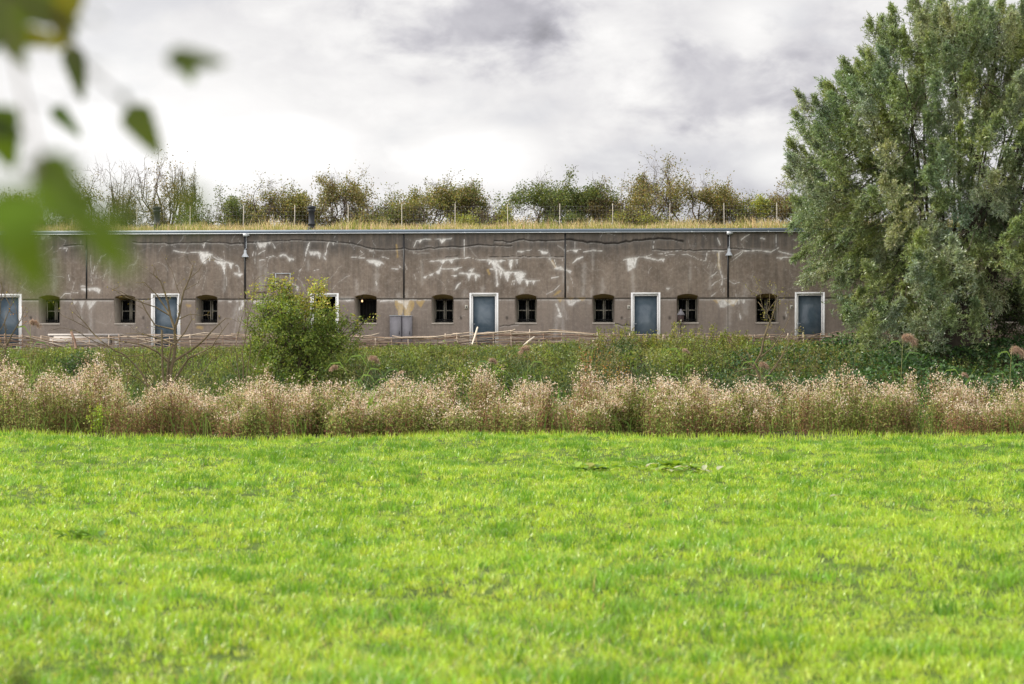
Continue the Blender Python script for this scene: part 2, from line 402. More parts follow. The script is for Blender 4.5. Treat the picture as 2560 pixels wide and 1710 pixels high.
# dark cracks
for off, pts, w in ((600, [(0, 690), (50, 680), (200, 675), (330, 665), (480, 660), (560, 662), (700, 675), (820, 685)], .018),
                    (600, [(820, 685), (1000, 727), (1080, 735), (1240, 725), (1310, 738), (1400, 725), (1560, 712), (1700, 712), (1800, 700), (2050, 705)], .022),
                    (1200, [(110, 665), (230, 675), (330, 658), (440, 665), (560, 668), (650, 660)], .026),
                    (1200, [(650, 660), (840, 680), (1010, 688), (1100, 675), (1250, 660), (1380, 650), (1470, 660), (1530, 672)], .045),
                    (1200, [(1300, 735), (1700, 740), (1860, 735), (1900, 725), (2050, 740)], .018), (0, [(1000, 680), (1300, 685), (1640, 680), (1840, 690)], .018),
                    (0, [(480, 705), (630, 700)], .02), (600, [(1540, 790), (1640, 785)], .012), (1200, [(1010, 1295), (1140, 1308)], .02), (1200, [(150, 1310), (290, 1295)], .015), (1200, [(60, 790), (640, 785)], .010)):
    p = wig(cv(off, pts), .014); line(p, w, 1, .95, .6)
    line([(a, b-.05) for a, b in p], .016, 0, .30, .9)
# dark expansion-joint lines; the drip ledge's shadow line is painted dark
for X in (217, 613, 1010, 1413, 1820, 2235): line([(U(X), LEDGE), (U(X), ZB)], .010, 1, .6, .7)
for i in range(3):
    pass
line([(-25, LEDGE+.0), (25, LEDGE+.0)], .024, 1, .85, .3)
line([(-25, LEDGE-.05), (25, LEDGE-.05)], .022, 0, .42, .9)
# lime runs
LM = [(0, [(1310, 745), (1450, 760), (1570, 755)], .03, 0), (0, [(1490, 756), (1600, 775)], .05, .30), (0, [(1600, 790), (1680, 820), (1750, 845)], .03, 0), (0, [(1620, 820), (1760, 842)], .05, .32),
      (0, [(1640, 790), (1700, 825)], .02, 0), (0, [(1780, 855), (1800, 865), (1805, 905)], .04, 0), (0, [(1765, 918), (1830, 922)], .035, .12), (0, [(450, 725), (510, 725), (500, 750)], .025, 0), (0, [(750, 830), (765, 785), (800, 770)], .03, 0),
      (0, [(700, 920), (715, 860)], .02, 0), (0, [(520, 930), (525, 970)], .02, 0), (0, [(610, 1010), (640, 1012)], .04, 0), (0, [(460, 1100), (490, 1070), (590, 1060)], .02, 0),
      (600, [(140, 775), (190, 742)], .025, 0), (600, [(150, 815), (190, 815)], .03, .06), (600, [(200, 790), (262, 780)], .02, 0), (600, [(95, 780), (105, 750)], .02, 0),
      (600, [(840, 790), (940, 800)], .025, 0), (600, [(960, 815), (1010, 818), (1085, 845)], .055, .16), (600, [(1070, 790), (1120, 805)], .03, 0), (600, [(1145, 880), (1190, 882)], .05, .14), (600, [(980, 740), (1000, 748)], .03, 0), (600, [(905, 745), (940, 765), (900, 790)], .018, 0),
      (600, [(1310, 720), (1330, 672), (1400, 652), (1500, 660), (1600, 650)], .028, .14), (600, [(1430, 822), (1560, 812), (1720, 795)], .034, .16), (600, [(1720, 795), (1860, 815)], .018, 0),
      (600, [(1690, 660), (1692, 790)], .018, 0), (600, [(1520, 882), (1600, 884), (1670, 870)], .034, .12), (600, [(1590, 930), (1640, 928)], .03, .18), (600, [(1655, 918), (1745, 918), (1800, 935)], .07, .26), (600, [(1745, 870), (1745, 915)], .02, 0),
      (600, [(1870, 822), (1945, 822)], .09, .36), (600, [(1890, 885), (1990, 892)], .05, .26), (600, [(1925, 830), (1990, 900)], .06, .1), (600, [(1930, 850), (1942, 1000)], .05, 0),
      (600, [(1980, 908), (2050, 905)], .06, .36), (1200, [(175, 908), (270, 905), (340, 920)], .05, .34), (1200, [(120, 850), (180, 890)], .07, .12), (1200, [(120, 850), (128, 1010)], .045, 0), (1200, [(60, 822), (190, 820)], .05, .12), (1200, [(210, 815), (290, 812)], .02, .36),
      (1200, [(305, 962), (370, 970), (450, 968)], .032, .2), (1200, [(240, 1000), (245, 970), (265, 968), (255, 1000)], .02, 0), (1200, [(285, 745), (330, 752), (385, 738)], .035, .12), (1200, [(440, 745), (510, 760)], .03, .08), (1200, [(520, 800), (560, 850), (580, 885)], .03, 0), (1200, [(560, 810), (575, 870)], .02, 0),
      (1200, [(500, 1070), (560, 1045), (605, 1000)], .026, 0), (1200, [(540, 952), (595, 940)], .03, .14), (1200, [(655, 745), (760, 735)], .02, .1), (1200, [(700, 835), (730, 805), (775, 792)], .035, .1), (1200, [(780, 755), (850, 742), (920, 745)], .026, .06),
      (1200, [(1080, 810), (1180, 800), (1200, 790)], .035, .34), (1200, [(1240, 795), (1285, 800)], .04, .05), (1200, [(1290, 800), (1340, 815), (1390, 808)], .04, .22), (1200, [(1200, 790), (1330, 770), (1500, 742)], .016, 0), (1200, [(1400, 780), (1560, 775), (1700, 825), (1712, 750)], .02, 0),
      (1200, [(1790, 655), (1810, 700)], .03, 0), (1200, [(1760, 745), (1840, 748)], .04, .16), (1200, [(1800, 760), (1800, 840), (1808, 890), (1830, 960), (1820, 1000)], .045, 0), (1200, [(1740, 1012), (1770, 985), (1820, 960)], .022, 0), (1200, [(1880, 978), (1915, 995), (1955, 985)], .025, 0), (1200, [(1745, 1088), (1785, 1055)], .025, 0),
      (1200, [(1830, 960), (1862, 950)], .02, 0), (1200, [(1740, 940), (1790, 900)], .02, 0), (1200, [(1960, 662), (2030, 622)], .022, 0), (1200, [(1720, 745), (1770, 742)], .02, 0), (1200, [(1975, 745), (2060, 742)], .03, .08), (1200, [(1890, 830), (1930, 800), (1975, 760)], .018, 0),
      (1800, [(160, 660), (220, 622)], .022, 0), (1800, [(310, 652), (335, 655)], .04, .16), (1800, [(425, 620), (420, 720)], .016, 0), (1800, [(170, 745), (280, 740), (380, 750), (440, 722)], .022, .06), (1800, [(440, 745), (560, 780)], .028, .08), (1800, [(430, 800), (560, 795)], .035, .08), (1800, [(90, 790), (170, 745)], .02, 0),
      (600, [(740, 1105), (830, 1108), (870, 1108)], .05, .1), (600, [(1030, 1112), (1440, 1112)], .02, .02), (600, [(1060, 1120), (1160, 1122)], .055, .05), (600, [(560, 890), (598, 885), (600, 1000)], .012, 0), (0, [(1815, 1120), (1845, 1118)], .05, .4), (0, [(1725, 1125), (1740, 1128)], .06, 0),
      (1200, [(575, 1150), (615, 1240)], .05, .1), (1200, [(590, 1230), (610, 1240)], .08, 0), (1200, [(1790, 1115), (1860, 1118)], .03, .22), (1200, [(1880, 1118), (1990, 1116)], .035, .20), (0, [(900, 1300), (1010, 1302)], .022, .04)]
for off, pts, w, dl in LM:
    q = cv(off, pts); line(wig(q, .016), w*.5, 0, .85, .9)
    if dl: drip(q, dl, 0, .95, 3 if dl > .2 else 4, .3)
# yellow mineral runs under the ledge
for off, pts, dl in ((600, [(1165, 1120), (1320, 1120)], .62), (600, [(1185, 1122), (1290, 1122)], .85), (1200, [(520, 1100), (800, 1100)], .18), (1200, [(590, 1120), (640, 1120)], .5), (1200, [(1740, 1115), (1960, 1115)], .2), (600, [(1160, 760), (1200, 790)], .2), (600, [(1320, 1120), (1400, 1120)], .4)):
    drip(cv(off, pts), dl, 2, .85, 7, .25)
for off, pts, w in ((600, [(1180, 700), (1190, 790)], .03), (1200, [(540, 820), (570, 870)], .03), (1200, [(560, 1080), (600, 1050)], .04), (1200, [(1795, 770), (1805, 880)], .04), (0, [(1410, 1155), (1430, 1158)], .05), (0, [(1485, 1322), (1515, 1322)], .06), (1200, [(60, 890), (70, 920)], .04)):
    line(cv(off, pts), w, 2, .8, .9)
# many small hairline lime cracks everywhere on the upper wall
def lime_hair(n, zlo, zhi, amp, w):
    for _ in range(n):
        u = random.uniform(-24, 24); z = random.uniform(zlo, zhi); a = random.choice((0, 0, 0, math.pi/2))+random.gauss(0, .45); pts = [(u, z)]
        for k in range(random.randint(2, 7)):
            a += random.gauss(0, .5); s_ = random.uniform(.08, .25); pts.append((pts[-1][0]+math.cos(a)*s_, min(ZT-.05, pts[-1][1]+math.sin(a)*s_)))
        line(pts, w*random.uniform(.6, 1.3), 0, amp*random.uniform(.4, 1), .9)
        if random.random() < .15: drip(pts, .18, 0, .8, 3, .3)
lime_hair(170, 4.6, 6.85, .38, .009); lime_hair(40, 2.6, 4.3, .25, .009)
for X in (217, 613, 1010, 1413, 1820, 2235):
    for k in range(9):
        u = U(X)+random.gauss(0, .5); z = random.uniform(4.5, 6.8); line(wig([(u, z), (u+random.gauss(0, .12), z-random.uniform(.15, .5))], .03), .010, 0, .45, .95)
for X in (217, 613, 1010, 1413, 1820, 2235):
    for k in range(3): u = U(X)+random.uniform(-.3, .3); line(wig([(u, LEDGE-.08), (u+random.gauss(0, .1), LEDGE-random.uniform(.7, 1.6))], .02), random.uniform(.04, .09), 0, .18, .9)
    drip([(U(X)-random.uniform(.3, .7), LEDGE-.06), (U(X)+random.uniform(.3, .8), LEDGE-.06)], random.uniform(.2, .4), 0, .7, 5, .3)
for _ in range(26): u = random.uniform(-20, 12); z = random.uniform(4.6, 6.2); line(wig([(u, z), (u+random.gauss(0, .05), z-random.uniform(.4, 1.2))], .02), random.uniform(.04, .12), 0, .17, .9)
# screw holes beside the doors
for X in (77, 358, 549, 868, 1152, 1267, 1554, 1674, 1960): u, z = UZ(X, 793); line([(u, z), (u+.01, z-.05)], .045, 1, .7, .4)
lm = vals[:, :, 0]; bl2 = lm.copy()
for ax_ in (0, 1):
    bl2 = sum(np.roll(bl2, k_, ax_) for k_ in range(-3, 4))/7
vals[:, :, 0] = np.maximum(lm*(.7+.3*np.clip(rag*1.6-.1, 0, 1)), bl2*.5)
keep = np.ones((len(hs)-1, len(us)-1), bool)
uc = (us[:-1]+us[1:])/2; hc = (hs[:-1]+hs[1:])/2; UC, HC = np.meshgrid(uc, hc)
def archz(u, u0, u1): t = (u-(u0+u1)/2)/((u1-u0)/2); return WZA-(WZA-WZS)*t*t
for u0, u1 in W: keep &= ~((UC > u0) & (UC < u1) & (HC > WZ0) & (HC < archz(UC, u0, u1)))
for u0, u1 in Dr: keep &= ~((UC > u0+.03) & (UC < u1-.03) & (HC < DZT-.03))
n_ = len(us); Vw = np.stack([UU, depth, HH], -1).reshape(-1, 3)
ii, jj = np.nonzero(keep); q = ii*n_+jj
wall = mesh_obj('wall', Vw, np.stack([q, q+1, q+n_+1, q+n_], 1), M_conc, fort, vals.reshape(-1, 3))
a = Acc(); a.box(-25, 25, 1.45, 9, 1.5, 6.9); a.box(-25, 25, .02, 1.4, 6.80, 6.9)
for s_ in (-25, 25): a.box(s_-.2, s_+.2, .0, 9, 1.5, 6.9)
a.build('rear_wall', M_conc, fort)

def wz(z): return -.034 if z > LEDGE else -.004
for k, (u0, u1) in enumerate(W):
    hw = (u1-u0)/2; um = (u0+u1)/2
    # outline front
    nA = 10; out = [(u0, WZ0)]+[(u0, LEDGE-.001), (u0, LEDGE+.001)]+[(u0+(u1-u0)*i/nA, archz(u0+(u1-u0)*i/nA, u0, u1)) for i in range(nA+1)]+[(u1, LEDGE+.001), (u1, LEDGE-.001), (u1, WZ0)]
    fl = .022; n = len(out); Vv = []; Fv = []
    for (u, z) in out:
        du = -fl if u < um-hw*.98 else fl if u > um+hw*.98 else (u-um)/hw*fl; dzz = fl if z > WZS-.01 else (-fl if z < WZ0+.001 else 0)
        Vv += [(u+du, wz(z), z+dzz), (u, wz(z), z)]
    Fv = [(2*i, 2*i+1, 2*((i+1) % n)+1, 2*((i+1) % n)) for i in range(n)]
    mesh_obj('wall_edge', Vv, Fv, M_conc, fort)
    # splayed reveals (left, right, sill) and ochre soffit
    bi = .055; yb = .92; zb = WZ0+.04; zt = 4.37; b0, b1 = u0+bi, u1-bi
    for uf, ub in ((u0, b0), (u1, b1)):
        side = Acc(); side.add([(uf, -.004, WZ0), (ub, yb, zb), (ub, yb, zt+.02), (uf, -.034, WZS+.01)], [(0, 1, 2, 3)]); rv = side.build('window_reveal', M_reveal, fort)
    si = Acc(); si.add([(u0-.02, -.03, WZ0-.0), (u1+.02, -.03, WZ0), (b1, yb, zb), (b0, yb, zb), (u0-.02, -.03, WZ0-.05), (u1+.02, -.03, WZ0-.05)], [(0, 1, 2, 3), (4, 5, 1, 0)])
    si.build('sill', M_reveal, rv)
    so_ = []; sf = []
    for i in range(nA+1):
        t = i/nA; uf = u0+(u1-u0)*t; ub = b0+(b1-b0)*t; so_ += [(uf, wz(5), archz(uf, u0, u1)), (ub, yb, zt+.03*(1-(2*t-1)**2))]
    mesh_obj('soffit', so_, [(2*i, 2*i+1, 2*i+3, 2*i+2) for i in range(nA)], M_ochre, rv)
    y = yb-.02; fr = Acc(); has = k != 4
    w1 = .035
    if has:
        fr.box(b0, b0+w1, y-.05, y, zb, zt); fr.box(b1-w1, b1, y-.05, y, zb, zt); fr.box(b0+w1, b1-w1, y-.05, y, zt-w1, zt); fr.box(b0+w1, b1-w1, y-.05, y, zb, zb+w1)
        uc_ = (b0+b1)/2+.02; fr.box(uc_-.055, uc_-.012, y-.06, y-.003, zb+w1, zt-w1); fr.box(uc_+.012, uc_+.055, y-.06, y-.003, zb+w1, zt-w1)
        zc = zb+(zt-zb)*.52; fr.box(b0+w1, uc_-.055, y-.05, y-.004, zc-.018, zc+.018); fr.box(uc_+.055, b1-w1, y-.05, y-.004, zc-.018, zc+.018)
    else:
        fr.box(b0, b0+.03, y-.05, y, zb, zt); fr.box(b0+.2, b1-.1, y-.04, y-.01, zb+.08, zb+.14)
    fo = fr.build('window', M_cream, fort)
    pn = Acc(); pn.box(b0-.02, b1+.02, y+.005, y+.03, zb-.02, zt+.06); pn.build('pane', M_glass if has else M_dark, fo)
    br = Acc(); yb2 = y-.2; 
    bb0, bb1 = u0+.07, u1-.07
    for i in range(6):
        x = bb0+.03+(bb1-bb0-.06)*i/5; br.tube([(x, yb2, zb), (x, yb2, zt+.05)], .008, 5)
    for z in (zb+.10, zb+.03, zt-.03): br.box(bb0, bb1, yb2-.012, yb2+.012, z-.013, z+.013)
    for i in range(12): x = bb0+.02+(bb1-bb0-.04)*i/11; br.box(x-.008, x+.008, yb2-.02, yb2+.02, zb+.01, zb+.12)
    br.build('bars', M_iron, fo)

for k, (u0, u1) in enumerate(Dr):
    f = Acc(); w = .075; z0 = 2.3
    f.box(u0, u0+w, -.05, .1, z0, DZT); f.box(u1-w, u1, -.05, .1, z0, DZT); f.box(u0+w, u1-w, -.05, .1, DZT-w, DZT)
    fo = f.build('door', M_white, fort)
    f = Acc(); w2 = .042; i0, i1 = u0+w+.012, u1-w-.012; zt = DZT-w-.012
    f.box(i0, i0+w2, .0, .12, z0+.02, zt); f.box(i1-w2, i1, .0, .12, z0+.02, zt); f.box(i0+w2, i1-w2, .0, .12, zt-w2, zt)
    f.build('door_leaf_frame', M_white, fo)
    g_ = Acc(); g_.box(u0+.03, u1-.03, .125, .15, z0, DZT-.03); 
    if k == 2:     # stands open on a dark room
        r = Acc(); r.box(u0-.6, u1+.6, 1.3, 1.4, 2.2, 5); r.box(u0-.05, u0+.02, .13, 1.35, 2.2, 4.7); r.box(u1-.02, u1+.05, .13, 1.35, 2.2, 4.7); r.box(u0-.05, u1+.05, .13, 1.4, DZT-.03, 4.75)
        r.build('dark_room', M_dark, fo)
        o_ = Acc(); o_.box(i0+.06, i0+.1, .15, 1.0, 2.35, zt-.05); o_.build('door_panel', M_door, fo)
    else: g_.build('door_panel', M_door, fo)
    h = Acc(); h.tube([(i0+.03, -.05, 3.35), (i0+.03, -.05, 3.45)], .012); h.tube([(i0+.03, -.05, 3.40), (i0+.13, -.06, 3.40)], .01); h.build('handle', M_lamp, fo)
for X in (217, 613, 1010, 1413, 1820, 2235):
    a = Acc(); u = U(X); w = .028 if X in (217, 1010, 1413) else .034; a.box(u-w, u+w, -.05, -.03, LEDGE+.03, 6.88); a.build('joint_strip', M_strip, fort)
# roof: fascia, trim, soil, chimneys
a = Acc(); a.box(-25, 25, -.13, .05, 6.93, 7.045); a.box(-25, 25, -.13, .25, 6.905, 6.925); roof = a.build('roof', M_fascia, fort); tag(roof, 'blue grey metal roof edge above the wall')
a = Acc(); a.box(-25, 25, -.155, -.133, 6.897, 6.918)
for i in range(18): u = -25+i*2.9; a.box(u-.02, u+.02, -.16, -.156, 6.89, 6.93)
a.build('drip_trim', M_trim, roof)
a = Acc(); us2 = np.linspace(-25, 25, 60); vs2 = np.linspace(.06, 9, 14)
A2, B2 = np.meshgrid(us2, vs2); Zs = 7.03+.10*smooth((B2-.1)/3)+.10*smooth((B2-3)/5)+.015*np.sin(A2*1.7+B2*2)
q = (np.arange(13)[:, None]*60+np.arange(59)[None]).reshape(-1, 1)
mesh_obj('soil', np.stack([A2, B2, Zs], -1).reshape(-1, 3), q+np.array([[0, 1, 61, 60]]), M_soil, roof, smooth=True)
def roofz(v): return 7.03+.10*smooth((np.asarray(v)-.1)/3)+.10*smooth((np.asarray(v)-3)/5)
for X in (377, 769):
    u = U(X); a = Acc(); z = 7.05
    a.lathe([(0, 0), (.17, 0), (.17, .12), (.125, .2), (.125, .26), (.15, .27), (.15, .32), (.12, .33), (.12, .78), (.155, .80), (.155, .86), (.13, .87), (.13, .90), (.17, .92), (.17, .99), (.0, 1.03)], (u, 1.0, z), 18)
    a.build('chimney', M_pipe, roof, smooth=False)
# --- fixtures on the wall
for X, lab in ((613, 'grey bell-shaped wall lamp right of the leafless shrub, hanging on its conduit'), (1820, 'grey bell-shaped wall lamp nearest the big willow, hanging on its conduit')):
    u = U(X+2); lp = empty('wall_lamp', FW(u, 0, 6.2), -TH, lab, 'lamp', 'bell lamps on the fort wall')
    a = Acc(); a.lathe([(.02, .28), (.05, .27), (.055, .16), (.07, .14), (.14, .02), (.145, 0), (.13, .0), (.05, .12)], (0, -.17, -.21), 18); a.build('lamp_shade', M_lamp, lp, True)
    a = Acc(); a.tube([(0, -.17, .06), (0, -.14, .12), (0, -.055, .14)], .014, 6); a.build('bracket', M_lamp, lp)
    a = Acc(); a.tube([(.02, -.062, .14), (.02, -.062, .62)], .012, 6); a.build('conduit', M_lamp, lp)
    a = Acc(); a.box(-.08, .08, -.17, -.052, .60, .72); a.box(.08, .15, -.13, -.08, .63, .70); a.build('junction_box', M_trim, lp)
    a = Acc(); a.lathe([(0, 0), (.03, .02), (.04, .05), (.02, .1)], (0, -.17, -.19), 10); a.build('bulb', M_white, lp, True)
def text_mark(o, u, z, s):
    pass
for X, lab in ((1166, 'small pale square plaque left of the white door right of the grey cabinets'), (1572, 'small pale square plaque left of the white door in the middle right of the fort'), (1979, 'small pale square plaque left of the white door beside the willow')):
    u, z = UZ(X, 768); p = empty('plaque', FW(u, -.005, z), -TH, lab, 'plaque', 'plaques beside the doors')
    a = Acc(); a.box(-.06, .06, -.02, 0, -.08, .08); a.build('plate', M_cream, p)
    a = Acc(); a.box(-.012, .03, -.025, -.0205, -.03, .04); a.build('mark', M_pipe, p)
u0, u1 = U(689), U(727); zt, zb = ZZ(708, 683), ZZ(708, 721)
sf = empty('metal_frame', FW((u0+u1)/2, -.04, zb), -TH, 'thin pale square metal frame fixed to the wall above the leafy bush', 'frame')
hw = (u1-u0)/2; a = Acc()
for b in ((-hw, -hw+.03, 0, zt-zb), (hw-.03, hw, 0, zt-zb)): a.box(b[0], b[1], -.03, .0, b[2], b[3])
a.box(-hw+.03, hw-.03, -.03, .0, 0, .03); a.box(-hw+.03, hw-.03, -.03, .0, zt-zb-.03, zt-zb); a.build('rail', M_lamp, sf)
for xa, xb, yt, lab in ((976, 1006, 790, 'left grey metal cabinet of the pair under the yellow stain'), (1007, 1032, 791, 'right slightly paler grey cabinet of the pair under the yellow stain')):
    u0, u1 = U(xa), U(xb); zt = ZZ(xa, yt); c = empty('cabinet', FW((u0+u1)/2, -.3, 2.3), -TH, lab, 'cabinet', 'grey cabinets at the wall')
    hw = (u1-u0)/2-.01; a = Acc(); a.box(-hw, hw, 0, .28, 0, zt-2.3); a.build('body', M_grey, c)
    a = Acc(); a.box(-hw+.02, hw-.02, -.02, -.003, .05, zt-2.33); a.build('cabinet_door', M_grey, c)
    a = Acc(); a.box(-hw-.015, hw+.005, -.03, .285, zt-2.3, zt-2.28); a.build('lid', M_lamp, c)
    a = Acc(); a.box(hw-.08, hw-.06, -.04, -.02, .7, .82); a.build('handle', M_iron, c)
# lit lantern inside the window nearest the green bush
def emis(name, col, s):
    m, nt, b = newmat(name); b.inputs['Base Color'].default_value = col+(1,); b.inputs['Emission Color'].default_value = col+(1,); b.inputs['Emission Strength'].default_value = s; return m
M_glow = emis('lit_bulb', (1, .62, .32), 1.1)
u, z = UZ(904, 752); ln = empty('lantern', FW(u, .15, z), -TH, 'small glowing bulb lantern hanging in the window without a frame', 'lantern')
a = Acc(); a.lathe([(0, -.05), (.028, -.035), (.034, 0), (.02, .04), (0, .05)], (0, 0, 0), 12); a.build('bulb', M_glow, ln, True)
a = Acc(); a.lathe([(.055, .04), (.06, .05), (.03, .10), (.012, .11), (.012, .26)], (0, 0, 0), 12); a.tube([(-.3, 0, .14), (0, 0, .14)], .012); a.build('cap', M_iron, ln)
u, z = UZ(1702, 806); ln = empty('lantern', FW(u, -.2, z), -TH, 'dark red house-shaped lantern with pointed roof in front of a window', 'lantern')
a = Acc(); a.lathe([(0, 0), (.10, 0), (.115, .12), (.12, .28), (.10, .30)], (0, 0, 0), 8); a.build('body', M_brick, ln)
a = Acc(); a.lathe([(.145, .27), (.15, .30), (.10, .38), (.045, .45), (.03, .50), (0, .51)], (0, 0, 0), 8); a.build('lantern_roof', M_grey, ln)
a = Acc(); a.box(-.03, .03, -.125, -.1, .02, .1); a.build('opening', M_cream, ln)
a = Acc(); a.tube([(0, .0, -.02), (0, 0, -1.15)], .02); a.build('stand', M_iron, ln)

# ------------------------------------------------------------------ bench behind the fence
q0, q1 = P(118, 832, 74.2), P(300, 832, 74.2)
bn = empty('bench', (q0[0], 74.3, 2.3), -TH, 'long low pale bench behind the broken stretch of wattle fence', 'bench')
Lb = q1[0]-q0[0]; a = Acc(); a.box(0, Lb, 0, .5, .60, .68); a.build('seat', M_bench, bn)
a = Acc(); a.box(.05, Lb-.4, .05, .45, .22, .598); a.build('front_board', M_bench, bn)
for x in (.1, Lb/2, Lb-.2): a = Acc(); a.box(x, x+.12, .04, .46, 0, .599 if x > Lb-.3 else .218); a.build('leg', M_bench, bn)

# ------------------------------------------------------------------ wattle fence
FO = np.array([0, 72.3, 2.3])
def fy(x): return 72.3-.0563*x
wf = empty('wattle_fence', (0, 72.3, 2.3), 0, 'low wattle fence of woven pale rods between the green bank and the fort', 'fence')
def fence_top(X):
    return float(np.interp(X, [-100, 60, 130, 300, 420, 560, 700, 860, 1000, 1100, 1250, 1380, 1480, 1700, 1950, 2060, 2150, 2250, 2330, 2450, 2650], [834, 836, 846, 838, 838, 836, 836, 838, 842, 840, 829, 830, 835, 838, 838, 836, 828, 828, 832, 826, 826]))
rods = Acc(); cols = [(.30, .21, .15), (.36, .27, .19), (.22, .14, .10), (.15, .10, .07), (.48, .38, .29)]
def fz(X, up): return P(X, fence_top(X)+up, 72.3)[2]
for lvl in range(11):
    X = -120.
    while X < 2700:
        Lr = random.uniform(110, 330)
        if 100 < X < 300 and lvl > 0 and random.random() < .55: X += Lr*.7; continue
        up0 = 2+lvl*3.9+random.gauss(0, 1.4); pts = []; nseg = int(Lr/11); ph = random.random()*6; sl = random.gauss(0, .003)
        for i in range(nseg+1):
            xx = X+Lr*i/nseg; x = (xx-1280)/F*72.3
            pts.append((x, fy(x)+.045*math.sin(x*math.pi/.62*2/2+lvl*math.pi)+random.gauss(0, .006), fz(xx, up0)+sl*Lr*(i/nseg-.5)*.14+random.gauss(0, .010)))
        r0 = random.uniform(.010, .019)*(1.25 if lvl == 0 else 1)
        c = random.choice(cols[:2]+cols[4:] if lvl < 2 else cols)
        rods.tube(pts, np.linspace(r0, r0*.6, len(pts)), 5, c, cap=False); X += Lr*random.uniform(.30, .55)
for (pts, r) in (([(300, 836), (360, 850), (430, 868)], .014), ([(330, 862), (430, 846), (510, 832), (560, 836)], .016), ([(960, 846), (1080, 843), (1140, 835), (1160, 833)], .018), ([(1150, 842), (1200, 835), (1280, 827), (1288, 823)], .02), ([(1280, 835), (1380, 829), (1450, 833), (1495, 839)], .022), ([(60, 840), (130, 858), (180, 872)], .016), ([(170, 838), (200, 852), (260, 870)], .015),
                 ([(870, 842), (900, 842), (930, 838), (948, 833)], .016)):
    rods.tube([P(x, y, 72.3-.0563*P(x, 0, 72.3)[0]-.07) for x, y in pts], r, 6, (.52, .43, .33))
rods.V = [v-FO for v in rods.V]; rods.build('woven_rods', M_rod, wf)
xs_ = np.arange(-20.5, 20.6, .62)
for x in xs_:
    X = 1280+x*F/72.3; x += random.gauss(0, .05); h = P(X, fence_top(X)-random.uniform(-3, 7), 72.3)[2]; lean = random.gauss(0, .03)
    a = Acc(); c = random.choice([(.42, .32, .24), (.30, .21, .15), (.55, .45, .35)])
    a.tube([(x, fy(x), 2.1), (x+lean, fy(x)+.01, (2.1+h)/2), (x+lean*1.6, fy(x), h)], [.026, .022, .018], 6, c); a.V = [v-FO for v in a.V]; a.build('stake', M_rod, wf)
for x0, y0, x1, y1, lab in ((1304, 868, 1336, 842, 'thick pale cut branch leaning outwards against the wattle fence'), (1180, 862, 1194, 818, 'pale stick standing aslant before the white door')):
    p, q = P(x0, y0, 71.6), P(x1, y1, 72.0-.0563*P(x1, 0, 72)[0]); a = Acc(); b = p+(q-p)*.5+np.array([.02, 0, .03])
    a.tube([p-p, b-p, q-p], [.028, .035, .03], 7, (.62, .54, .44)); o = a.build('cut_branch', M_rod); o.location = tuple(p); tag(o, lab, 'branch')
for x0, y0, x1, y1, lab in ((190, 872, 178, 830, 'dark leaning stake at the gap in the fence before the bench'),):
    p, q = P(x0, y0, 71.6), P(x1, y1, 71.9); a = Acc(); a.tube([p-p, (q-p)*.5+np.array([.04, 0, 0]), q-p], [.05, .045, .05], 7, (.16, .10, .07)); o = a.build('leaning_stake', M_rod); o.location = tuple(p); tag(o, lab, 'stake')

# ------------------------------------------------------------------ plants: generic tree
def grow(stems, levels, spread, crook, shrink, nchild, minseg=3, upw=.1):
    """stems: list of (p, dir, length, radius). returns segs, tips (pos, dir)"""
    S = []; tips = []
    def rec(p, d, ln, r, lv):
        k = minseg if lv > 0 else 3; pts = [p]; dd = d
        for i in range(k):
            dd = unit(dd + crook*np.array([random.gauss(0, 1) for _ in range(3)]) + np.array([0, 0, upw])*.5)
            q = pts[-1]+dd*ln/k; ra, rb = r*(1-.45*i/k), r*(1-.45*(i+1)/k); S.append(np.concatenate([pts[-1], q, [ra, rb]])); pts.append(q)
            if lv < levels and i >= (1 if lv == 0 else 0):
                for _ in range(nchild if random.random() < .8 else nchild-1):
                    nd = unit(dd+spread*np.array([random.gauss(0, 1) for _ in range(3)])+np.array([0, 0, upw]))
                    rec(q, nd, ln*shrink*random.uniform(.7, 1.2), max(rb*.62, .0045), lv+1)
            if lv >= levels-1: tips.append((q, dd))
    for p, d, ln, r in stems: rec(np.array(p, float), unit(np.array(d, float)), ln, r, 0)
    return np.array(S), tips

